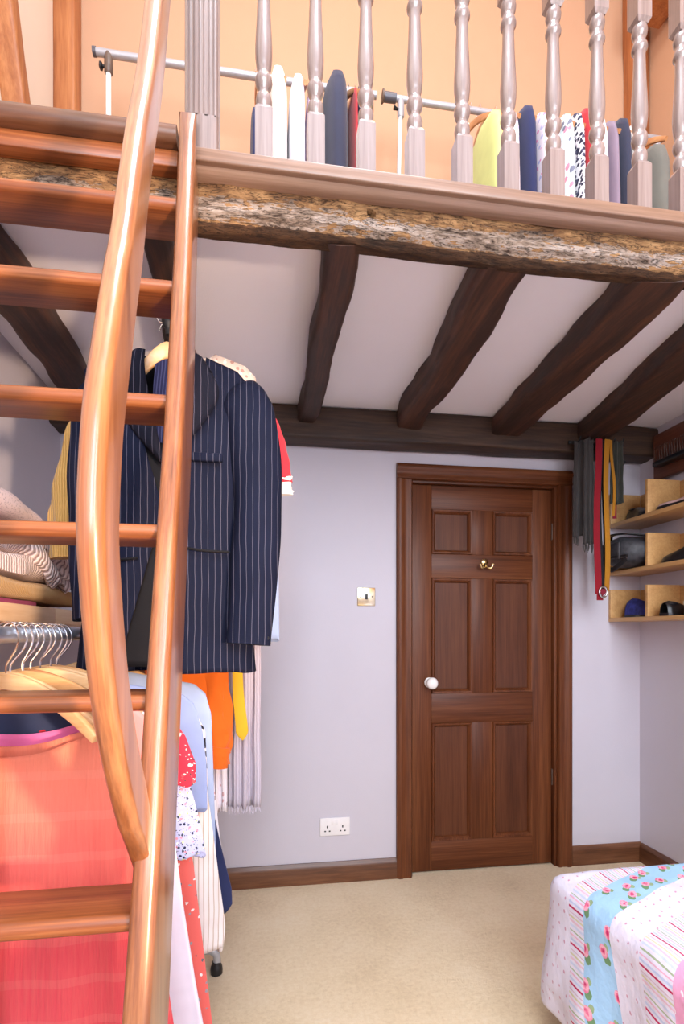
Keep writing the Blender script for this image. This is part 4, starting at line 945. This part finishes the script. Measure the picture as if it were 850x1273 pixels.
gar('gold_blouse', 'crinkled gold blouse sleeve showing left of the jacket', 'blouse', 'gold_crinkle',
    sleeve([(-0.470, 1.60, 1.90), (-0.525, 1.60, 1.80), (-0.555, 1.60, 1.68), (-0.560, 1.60, 1.56), (-0.553, 1.60, 1.44)], 0.026, 0.050, 0.6, 29, 20, 30, 0.008), HG, 0.0)
ob = thing('orange_blouse', 'burnt orange blouse with rolled cuff hanging below the jacket', 'blouse', (-0.2, 1.60, 0.83), HG)
cloth_tube((-0.255, 1.715), 1.36, 1.00, [(0, 0.11), (1, 0.115)], [(0, 0.018), (1, 0.028)], 0.0, 0.0, 0, 0, 0.1, 5, 0.006, 31, 60, 20).build('body', 'orange_cloth', ob, solid=0.002)
q = sleeve([(-0.172, 1.715, 1.26), (-0.166, 1.712, 1.12), (-0.156, 1.708, 1.00), (-0.146, 1.706, 0.90), (-0.150, 1.704, 0.808)], 0.048, 0.036, 0.55, 33, 22, 34, 0.012).build('sleeve', 'orange_cloth', ob)
sleeve([(-0.143, 1.704, 0.865), (-0.148, 1.703, 0.835), (-0.152, 1.702, 0.798)], 0.041, 0.036, 0.60, 35, 20, 8, 0.004).build('rolled_cuff', 'orange_cloth', q)
tag(MB().sweep(smooth_pts([(-0.092, 1.745, 1.30), (-0.086, 1.742, 1.12), (-0.082, 1.740, 1.02), (-0.073, 1.739, 0.935), (-0.068, 1.738, 0.875)], 24), rnd_prof(0.040, 0.005, 0.002, 2), (0, -1, 0.1), scales=[(0.75 + 0.3 * i / 24 if i < 22 else (0.55 if i == 23 else (0.85 if i == 22 else 0.08)), 1.0) for i in range(25)]).build('necktie', 'yellow_silk'), 'mustard yellow tie end dangling below the jacket hem', 'tie')
def scarf_sheet(x0, x1, y, z0, z1, folds, amp, seed, nx=60, nz=24, flare=0.0):
    def fn(u, v):
        xm = (x0 + x1) / 2; hw_ = (x1 - x0) / 2 * (1 + flare * v); x = xm + (u * 2 - 1) * hw_
        f = math.sin(u * folds * 2 * PI + seed) + 0.6 * math.sin(u * folds * 4.3 * PI + seed * 2 + v)
        return (x + 0.004 * noise.noise((v * 4, seed, u)), y + f * amp * (0.5 + 0.5 * v), z1 + (z0 - z1) * v + 0.004 * math.sin(u * 9 + seed))
    return MB().grid(fn, nx, nz)
sf = thing('pleated_scarf', 'long pale lavender pleated scarf with fringed end against the wall', 'scarf', (-0.06, 1.80, 0.68), HG)
scarf_sheet(-0.122, -0.012, 1.840, 0.622, 1.40, 3, 0.009, 1.0).build('cloth', 'lavender_pleat', sf, solid=0.003)
for k in range(16):
    x = -0.118 + 0.0068 * k
    MB().tube([(x, 1.840, 0.626), (x + 0.004 * math.sin(k * 2.1), 1.837, 0.612), (x + 0.008 * math.sin(k * 1.3), 1.835, 0.602 + 0.004 * math.sin(k))], [0.0022, 0.0026, 0.0014], 5).build('fringe', 'lavender_pleat', sf)
gar('blossom_scarf', 'narrow pale floral scarf beside the lavender pleated scarf', 'scarf', 'blossom_print', scarf_sheet(-0.165, -0.124, 1.800, 0.625, 1.30, 2, 0.006, 2.0, 24, 20), HG)

# ---------------------------------------------------------------- loft clothes rails and clothes
LRY, LRZ = 2.30, 3.640
lr = thing('loft_clothes_rail', 'grey telescopic clothes rail standing in the loft', 'clothes rail', (0.0, LRY, 2.335))
MB().tube([(-0.690, LRY, LRZ), (0.50, LRY, LRZ)], 0.0150, 14).build('rail', 'loft_rail_grey', lr)
MB().tube([(-0.702, LRY, LRZ), (-0.688, LRY, LRZ)], 0.0175, 14).build('end_cap', 'loft_rail_dark', lr)
for x in (-0.640, 0.470):
    MB().tube([(x, LRY, 2.335), (x, LRY, LRZ - 0.03)], 0.0105, 12).build('upright', 'loft_post_white', lr)
    cl = MB().lathe((x, LRY, LRZ - 0.085), [(0.012, 0), (0.017, 0.006), (0.017, 0.060), (0.015, 0.085)], 14).build('clamp', 'brown_plastic', lr)
    MB().lathe((x, LRY, LRZ - 0.055), [(0.006, 0), (0.006, 0.022), (0.015, 0.026), (0.015, 0.034), (0.005, 0.038)], 10, 'X').xf(Matrix.Translation((2 * x, 0, 0)) @ Matrix.Scale(-1, 4, (1, 0, 0))).build('clamp_knob', 'black_plastic', cl)
lr2 = thing('loft_clothes_rail', 'pale clothes rail with dark grey sleeve and thin white upright', 'clothes rail', (1.2, LRY - 0.02, 2.335))
MB().tube([(0.530, LRY, LRZ), (0.590, LRY, LRZ)], 0.0195, 14).build('end_sleeve', 'loft_rail_dark', lr2)
MB().tube([(0.590, LRY, LRZ), (1.93, LRY, LRZ)], 0.0135, 14).build('rail', 'loft_rail_grey', lr2)
MB().lathe((0.524, LRY, LRZ), [(0.010, 0), (0.026, 0.002), (0.026, 0.008), (0.02, 0.012)], 16, 'X').build('end_cap', 'brown_plastic', lr2)
for x in (0.612, 1.90):
    MB().tube([(x - 0.035, LRY, 2.335), (x, LRY, LRZ - 0.03)], 0.0095, 12).build('upright', 'loft_post_white', lr2)
    cl = MB().lathe((x, LRY, LRZ - 0.085), [(0.012, 0), (0.016, 0.006), (0.016, 0.060), (0.014, 0.085)], 14).build('clamp', 'loft_rail_grey', lr2)
    MB().tube([(x - 0.012, LRY - 0.006, LRZ - 0.055), (x - 0.034, LRY - 0.012, LRZ - 0.055)], [0.0045, 0.009], 8).build('clamp_knob', 'dark_iron', cl)
LG = 'clothes on the loft rails'
loft = [  # x at the near edge, top drop, half thickness, colour, name, label, category
 (-0.035, 0.30, 0.020, 'navy_cotton', 'navy_skirt', 'navy skirt at the end of the loft rail behind the first baluster', 'skirt'),
 (0.058, 0.12, 0.044, 'ivory_cotton', 'ivory_shirt', 'ivory white shirt between the first two balusters', 'shirt'),
 (0.138, 0.14, 0.037, 'white_cotton', 'bluish_white_shirt', 'bluish white shirt next to the ivory shirt in the loft', 'shirt'),
 (0.200, 0.15, 0.022, 'pink_white_print', 'print_shirt', 'pink and white print shirt behind the second baluster', 'shirt'),
 (0.300, 0.10, 0.058, 'charcoal_wool', 'charcoal_coat', 'big charcoal navy coat between second and third balusters', 'coat'),
 (0.371, 0.16, 0.014, 'red_cotton', 'red_blouse', 'sliver of red blouse beside the charcoal coat', 'blouse'),
 (0.402, 0.12, 0.024, 'navy_stripe', 'striped_blazer', 'navy chalk striped blazer beside the third baluster', 'blazer'),
 (0.985, 0.16, 0.034, 'lime_cotton', 'lime_top', 'lime yellow top at the left end of the right loft rail', 'top'),
 (1.060, 0.16, 0.026, 'pink_white_print', 'pink_print_dress', 'pink and lilac print dress behind the sixth baluster', 'dress'),
 (1.132, 0.12, 0.050, 'navy_cotton', 'navy_coat', 'dark navy coat between the sixth and seventh balusters', 'coat'),
 (1.196, 0.14, 0.026, 'pink_white_print', 'pastel_blouse', 'pastel pink and blue blouse right of the dark navy coat', 'blouse'),
 (1.246, 0.15, 0.022, 'lilac_cotton', 'lilac_blouse', 'plain lilac blouse behind the seventh baluster', 'blouse'),
 (1.312, 0.13, 0.030, 'pastel_print', 'aqua_print_dress', 'aqua dress with pink and dark blotches in the loft', 'dress'),
 (1.362, 0.12, 0.032, 'leaf_print', 'leaf_print_dress', 'black and white leaf print dress in the loft', 'dress'),
 (1.408, 0.09, 0.018, 'red_cotton', 'scarlet_top', 'scarlet top showing left of the eighth baluster', 'top'),
 (1.470, 0.12, 0.022, 'blossom_print', 'sprig_blouse', 'pale sprigged blouse behind the eighth baluster', 'blouse'),
 (1.524, 0.13, 0.028, 'mauve_cloth', 'mauve_jacket', 'grey mauve jacket right of the eighth baluster', 'jacket'),
 (1.582, 0.11, 0.034, 'charcoal_wool', 'blue_jacket', 'dark slate blue jacket left of the ninth baluster', 'jacket'),
 (1.650, 0.12, 0.022, 'ivory_cotton', 'cream_blouse', 'cream blouse behind the ninth baluster', 'blouse'),
 (1.762, 0.20, 0.048, 'grey_cloth', 'grey_trousers', 'dark grey trousers folded over a wooden hanger by the last baluster', 'trousers'),
]
loft = [list(g) for g in loft]
for g, h in zip(loft, loft[1:]):
    gap = h[0] - g[0] - 0.006
    if g[2] + h[2] > gap: k = gap / (g[2] + h[2]); g[2] *= k; h[2] *= k
lh0 = hanger_proto('wooden_hanger', 'wooden hanger carrying clothes on the loft rails', 'wooden hangers in the loft', 'hanger_wood_dark'); fl = True
for x, drop, th, mt, nm, lab, cat in loft:
    m = cloth_tube((x, LRY), LRZ - drop + 0.035, LRZ - 0.95, [(0, 0.205), (0.1, 0.225), (0.4, 0.235), (1, 0.245)], [(0, th * 0.55), (0.025, th * 0.82), (0.06, th * 0.95), (0.15, th), (1, th * 1.05)], PI / 2, 0.055, 0.03, 0.03, 0.30, 5, min(0.006, th * 0.10), x * 20, 64, 30)
    gar(nm, lab, cat, mt, m, LG)
    o = lh0 if fl else copy_tree(lh0); fl = False
    place(o, (x, LRY, LRZ), PI / 2); o.scale = (0.9, 0.9, 1.0)
for x, r in ((0.165, 1.50), (0.338, 1.62), (0.935, 1.75), (1.215, 1.42), (1.335, 1.30), (1.378, 1.22), (1.545, 1.50), (1.705, 1.1)):
    o = copy_tree(lh0); o['label'] = 'empty wooden hanger on the loft rails'; o['group'] = 'empty wooden hangers in the loft'
    place(o, (x, LRY, LRZ), r)

# ---------------------------------------------------------------- right wall: board, tie rack, box shelves
tag(timber('wall_board', (1.982, 1.0, 2.128), (1.982, 2.405, 2.115), 0.030, 0.235, 'red_board_wood', 0.002, 20, 2.0, 0.006), 'reddish brown board along the right wall above the box shelves', 'board')
tk = thing('tie_rack', 'dark tie rack with a row of thin metal pins under the red board', 'tie rack', (1.93, 2.1, 2.03))
MB().box(1.915, 1.965, 1.5, 2.352, 2.052, 2.076).build('bar', 'black_plastic', tk, 0.004)
for k in range(40):
    y = 2.345 - 0.016 * k
    MB().tube([(1.928, y, 2.07), (1.922, y, 2.135), (1.926, y - 0.004, 2.147)], 0.0022, 5).build('pin', 'chrome', tk)
SHX = 1.822
def box_shelf(z0, div, lab, nm):
    t = thing(nm, lab, 'shelf', (1.91, 1.9, z0))
    MB().box(SHX, XR, 1.02, YB - 0.001, z0, z0 + 0.020).build('base_board', 'shelf_pine', t, 0.0015)
    MB().box(XR - 0.012, XR, 1.02, YB - 0.021, z0 + 0.020, z0 + 0.020 + div).build('back_board', 'shelf_pine', t, 0.001)
    for y in (YB - 0.020, 2.265, 1.84, 1.42, 1.02):
        MB().box(SHX, XR - 0.012, y, y + 0.019, z0 + 0.020, z0 + 0.020 + div * (1.0 if y > 2.3 else 1.02)).build('divider', 'shelf_pine', t, 0.0015)
    return t
box_shelf(1.783, 0.160, 'top pine box shelf on the right wall under the red board', 'box_shelf')
box_shelf(1.530, 0.155, 'middle pine box shelf on the right wall holding the black bag', 'box_shelf')
box_shelf(1.285, 0.150, 'lowest pine box shelf on the right wall holding blue shoes', 'box_shelf')
def shoe(name, label, mat, solemat, loc, rz, L_=0.27, W_=0.092, H_=0.085, low=False, group=None):
    t = thing(name, label, 'shoe', loc, group); t.rotation_euler = (0, 0, rz)
    def outline(u):
        wtab = [(0, 0.55), (0.08, 0.80), (0.25, 0.80), (0.45, 0.74), (0.70, 1.0), (0.86, 0.92), (0.95, 0.62), (1, 0.25)]
        return lerp_tab(wtab, u) * W_ / 2
    htab = [(0, 0.80), (0.15, 0.95), (0.32, 0.90), (0.50, 0.78), (0.68, 0.55), (0.85, 0.42), (0.96, 0.33), (1, 0.20)] if not low else [(0, 0.75), (0.12, 0.85), (0.3, 0.45), (0.55, 0.35), (0.7, 0.40), (0.85, 0.40), (1, 0.2)]
    m = MB()
    def fn(u, v):
        a = PI * v; w = outline(u); h = lerp_tab(htab, u) * H_
        return (L_ * (u - 0.5), -w * math.cos(a) * (1 - 0.25 * math.sin(a)), 0.010 + h * math.sin(a) ** 0.6)
    m.grid(fn, 26, 14); m.grid(lambda u, v: (L_ * (u - 0.5), outline(u) * (2 * v - 1), 0.010), 26, 2)
    MBl = m.build('upper', mat, None, origin=(0, 0, 0), weld=True); MBl.parent = t
    s_ = MB(); top = [(L_ * (i / 20 - 0.5), -outline(i / 20) * 1.06) for i in range(21)] + [(L_ * (i / 20 - 0.5), outline(i / 20) * 1.06) for i in range(20, -1, -1)]
    s_.prism(top, 'Z', 0.0, 0.012); s_ = s_.build('sole', solemat, None, origin=(0, 0, 0)); s_.parent = t
    c_ = MB().lathe((-L_ * 0.27, 0, H_ * 0.83), [(0.030, 0.0), (0.032, 0.006), (0.026, 0.010), (0.022, 0.004)], 16); c_ = c_.build('collar', mat, None, origin=(0, 0, 0)); c_.parent = t
    return t
SP = 'shoes on the box shelves'
shoe('shoe', 'black low shoe in the corner compartment of the top shelf', 'black_leather', 'black_plastic', (1.905, 2.412, 1.8035), -1.75, 0.215, 0.085, 0.070, False, SP)
shoe('sandal', 'dusty pink flat shoe with dark sole on the top shelf', 'pink_leather', 'black_plastic', (1.866, 2.115, 1.8035), 1.60, 0.25, 0.085, 0.055, True, SP)
shoe('shoe', 'dark wine shoe beside the pink one on the top shelf', 'black_leather', 'black_plastic', (1.948, 2.06, 1.8035), 1.60, 0.25, 0.085, 0.075, False, SP)
shoe('shoe', 'long black leather shoe on the middle shelf beside the bag', 'black_leather', 'black_plastic', (1.895, 2.10, 1.5505), 1.62, 0.28, 0.090, 0.085, False, SP)
shoe('shoe', 'blue suede shoe in the corner of the lowest shelf', 'blue_suede', 'black_plastic', (1.905, 2.400, 1.3055), -1.5, 0.19, 0.105, 0.095, False, SP)
shoe('shoe', 'black shoe beside a cream box on the lowest shelf', 'black_leather', 'black_plastic', (1.905, 2.170, 1.3055), 0.1, 0.17, 0.085, 0.062, False, SP)
bx_ = thing('card_box', 'small cream cardboard box on the lowest shelf', 'box', (1.92, 2.02, 1.305))
MB().box(1.85, 1.985, 1.95, 2.078, 1.3055, 1.365).build('carton', 'cream_card', bx_, 0.002); MB().box(1.847, 1.988, 1.947, 2.081, 1.352, 1.368).build('lid', 'cream_card', bx_, 0.002)
# black bag bulging from the middle shelf
bg = thing('shoulder_bag', 'black nylon bag stuffed into the corner of the middle shelf', 'bag', (1.84, 2.40, 1.55))
def bagfn(u, v):
    a = 2 * PI * u; c_, s_ = math.cos(a), math.sin(a)
    e = math.sin(PI * min(max(v, 0.001), 0.999)) ** 0.35
    hz_ = 0.078 * e; hx_ = 0.118 * e
    x = 1.852 + math.copysign(abs(c_) ** 0.7, c_) * hx_; z = 1.632 + math.copysign(abs(s_) ** 0.7, s_) * hz_
    y = 2.285 + 0.235 * v
    z += 0.006 * noise.noise((x * 20, y * 12, z * 20)); x -= 0.018 * math.sin(PI * v) * (1 if c_ < 0 else 0)
    if z < 1.551: z = 1.551
    return (x, y, z)
MB().grid(bagfn, 40, 24, True, False).build('bag_body', 'charcoal_nylon', bg)
MB().tube(smooth_pts([(1.748, 2.51, 1.585), (1.722, 2.45, 1.60), (1.716, 2.39, 1.602), (1.738, 2.30, 1.60)], 20), 0.008, 8).build('piping', 'black_leather', bg)
MB().sweep(smooth_pts([(1.79, 2.50, 1.70), (1.755, 2.45, 1.716), (1.748, 2.40, 1.720), (1.770, 2.33, 1.712), (1.84, 2.30, 1.70)], 24), rnd_prof(0.030, 0.007, 0.003, 2), (0, 0, 1)).build('strap', 'black_leather', bg)
MB().sweep(smooth_pts([(1.722, 2.42, 1.565), (1.714, 2.38, 1.540), (1.720, 2.34, 1.555), (1.735, 2.30, 1.585)], 16), rnd_prof(0.006, 0.024, 0.0025, 2), (0, 0, 1)).build('strap_end', 'black_leather', bg)
MB().grid(lambda u, v: (1.724 - 0.012 * math.sin(PI * u) * math.sin(PI * v), 2.33 + 0.15 * u, 1.590 + 0.085 * v), 10, 8).build('front_pocket', 'charcoal_nylon', bg, solid=0.006)

# belts and scarves hanging from pegs on the back beam
BG = 'belts and scarves beside the door'
pg = thing('peg_strip', 'dark iron peg strip under the back beam carrying belts and scarves', 'hook', (1.62, 2.40, 2.13))
MB().box(1.50, 1.80, 2.405, 2.416, 2.168, 2.184).build('strip', 'dark_iron', pg, 0.002)
for k in range(6):
    x = 1.525 + 0.046 * k
    MB().tube(smooth_pts([(x, 2.408, 2.176), (x, 2.372, 2.166), (x, 2.352, 2.170), (x, 2.344, 2.184)], 10), 0.0042, 8, (1, 0, 0)).build('peg', 'dark_iron', pg)
MB().tube(smooth_pts([(1.732, 2.40, 2.10), (1.745, 2.372, 2.062), (1.765, 2.366, 2.060), (1.775, 2.362, 2.078)], 10), 0.004, 8).build('peg', 'dark_iron', pg)
def strip(name, label, cat, mat, x, w, ztop, zbot, y, dx=0.0, th=0.004, parent_parts=None):
    pts = [(x + dx * t + 0.004 * math.sin(5 * t + x * 40), y + 0.004 * math.sin(7 * t + x * 30), ztop + (zbot - ztop) * t) for t in [i / 24 for i in range(25)]]
    loop = [(x, 2.378, ztop - 0.04), (x, 2.366, ztop - 0.004), (x, 2.352, ztop + 0.001)]
    m = MB().sweep(pts, rnd_prof(w, th, th * 0.4, 2), (0, -1, 0.05))
    return tag(m.build(name, mat), label, cat, BG)
g1 = thing('grey_scarf', 'dark grey wool scarf with fringed ends beside the door frame', 'scarf', (1.55, 2.37, 1.62), BG)
scarf_sheet(1.512, 1.572, 2.376, 1.700, 2.172, 2, 0.008, 3.0, 30, 20, 0.25).build('cloth', 'grey_scarf', g1, solid=0.006)
scarf_sheet(1.545, 1.592, 2.350, 1.660, 2.172, 2, 0.006, 4.0, 30, 20, 0.15).build('fold', 'grey_scarf', g1, solid=0.006)
for k in range(9):
    x = 1.510 + 0.0102 * k; zb = 1.70 if k < 3 else 1.66; yy = 2.376 if k < 3 else 2.350
    MB().tube([(x, yy, zb + 0.004), (x + 0.003 * math.sin(k * 2.0), yy - 0.002, zb - 0.016), (x + 0.004 * math.sin(k * 3.0), yy, zb - 0.034 - 0.006 * (k % 3))], [0.003, 0.004, 0.002], 5).build('fringe', 'grey_scarf', g1)
strip('red_belt', 'long dark red cloth belt hanging beside the yellow one', 'belt', 'red_strap', 1.612, 0.034, 2.172, 1.415, 2.340)
strip('black_belt', 'black belt hanging between the red and yellow ones', 'belt', 'black_strap', 1.634, 0.022, 2.172, 1.43, 2.352)
strip('yellow_belt', 'long ochre yellow cloth belt hanging beside the door', 'belt', 'ochre_strap', 1.662, 0.027, 2.172, 1.430, 2.338, -0.006)
strip('yellow_ribbon', 'short ochre ribbon hanging right of the long yellow belt', 'ribbon', 'ochre_strap', 1.688, 0.015, 2.172, 1.800, 2.342, 0.012)
strip('dark_red_ribbon', 'short dark red ribbon half hidden behind the green grey scarf', 'ribbon', 'dark_red_strap', 1.720, 0.022, 2.172, 1.795, 2.372, 0.012)
strip('brown_strap', 'thin orange brown strap behind the yellow belt', 'strap', 'mustard_cord', 1.676, 0.012, 2.172, 1.520, 2.366)
strip('green_strap', 'dark green strap end showing below the yellow belt', 'strap', 'green_grey_scarf', 1.680, 0.020, 2.172, 1.425, 2.390)
gar('green_grey_scarf', 'short dark green grey scarf hanging right of the belts', 'scarf', 'green_grey_scarf', scarf_sheet(1.690, 1.752, 2.356, 1.865, 2.172, 2, 0.007, 5.0, 30, 16, 0.1), BG, 0.006)
bk = thing('brooch_buckle', 'round silver buckle with dark red stone on the red belt end', 'buckle', (1.640, 2.328, 1.395), BG)
MB().tube([(1.632 + 0.020 * math.cos(a), 2.328, 1.425 + 0.026 * math.sin(a)) for a in [2 * PI * i / 24 for i in range(25)]], 0.0052, 8, (0, 1, 0)).build('ring', 'chrome', bk)
MB().lathe((1.632, 2.332, 1.425), [(0.016, 0), (0.014, -0.004), (0.002, -0.006)], 16, 'Y').build('stone', 'dark_red_strap', bk)
MB().sweep([(1.622, 2.338, 1.43), (1.622, 2.338, 1.385)], rnd_prof(0.034, 0.004, 0.0015, 2), (0, -1, 0.05)).build('tab', 'red_strap', bk)

# ---------------------------------------------------------------- bed
bd = thing('bed', 'divan bed with mattress under the patchwork quilt', 'bed', (1.43, 0.3, 0))
MB().box(0.905, 1.96, -1.0, 1.47, 0.08, 0.27).build('divan_base', 'cream_sheet', bd, 0.02, 3)
MB().box(0.895, 1.97, -1.0, 1.48, 0.27, 0.478).build('mattress', 'cream_sheet', bd, 0.05, 4)
for x, y in ((0.96, 1.40), (1.90, 1.40), (0.96, -0.9), (1.90, -0.9)): MB().lathe((x, y, 0), [(0.022, 0), (0.026, 0.01), (0.026, 0.07), (0.02, 0.085)], 14).build('leg', 'black_plastic', bd)
def quilt():
    m = MB(); Xe, Ye, Zt, rr = 0.865, 1.50, 0.500, 0.055
    def section(s_, cx, zt):
        """drop over an edge: s_ < 0 hangs, s_ > 0 lies on top; returns (offset from the edge, z)"""
        a = rr * PI / 2
        if s_ > 0: return rr + s_, zt
        if s_ > -a:
            t = -s_ / rr; return rr - rr * math.sin(t), zt - rr + rr * math.cos(t)
        d = -s_ - a; return -0.10 * d, zt - rr - d
    NU, NV = 150, 190
    u_hang = 0.27; u_top = 1.02
    v_hang = 0.24; v0 = -0.90
    def uvp(u, v):
        su = -u_hang - rr * PI / 2 + (u_top + u_hang + rr * PI / 2) * u      # across, from the hem on the camera's side
        sv = -v_hang - rr * PI / 2 + (Ye - rr - v0 + v_hang + rr * PI / 2) * (1 - v)   # from the foot hem back along the bed
        return su, sv
    def fn(u, v):
        su, sv = uvp(u, v)
        ox, z1 = section(su, 0, Zt); oy, z2 = section(sv, 0, Zt)
        x = Xe + ox; y = Ye - oy
        z = min(z1, z2) if (z1 < Zt or z2 < Zt) else Zt
        if z1 < Zt and z2 < Zt:
            # the corner: cloth hangs as a rounded cone
            z = Zt - max(Zt - z1, Zt - z2) - 0.10 * min(Zt - z1, Zt - z2)
            k = min(1, min(Zt - z1, Zt - z2) / 0.25); x += 0.05 * k; y -= 0.05 * k
            x -= 0.02 * k
        hang = max(0.0, min(1.0, (Zt - z) / 0.25))
        w = math.sin(y * 15 + 0.6) * 0.016 + math.sin(y * 31 + 1.0) * 0.008 + noise.noise((y * 7, z * 5, 2)) * 0.02
        if z1 < Zt: x -= (w + 0.020 * hang) * hang
        if z2 < Zt: y += (math.sin(x * 14) * 0.014 + noise.noise((x * 6, z * 4, 7)) * 0.015) * hang
        if z1 >= Zt - 0.02 and z2 >= Zt - 0.02: z += 0.010 * noise.noise((x * 4, y * 4, 1)) + 0.005 * noise.noise((x * 11, y * 11, 4))
        z -= 0.035 * hang * max(0.0, min(1.0, (y - 1.1) / 0.35))
        return (x, y, max(z, 0.03))
    def band(u, v):
        su, sv = uvp(u, v); y = Ye - rr - sv
        q_ = y - 0.44 * su
        return su, q_
    m.grid(fn, NU, NV, False, False, None, band)
    return m
qo = quilt().build('patchwork_quilt', 'quilt_print', None, solid=0.010)
tag(qo, 'patchwork quilt with striped, dotted and blue rose bands draped over the bed', 'quilt')
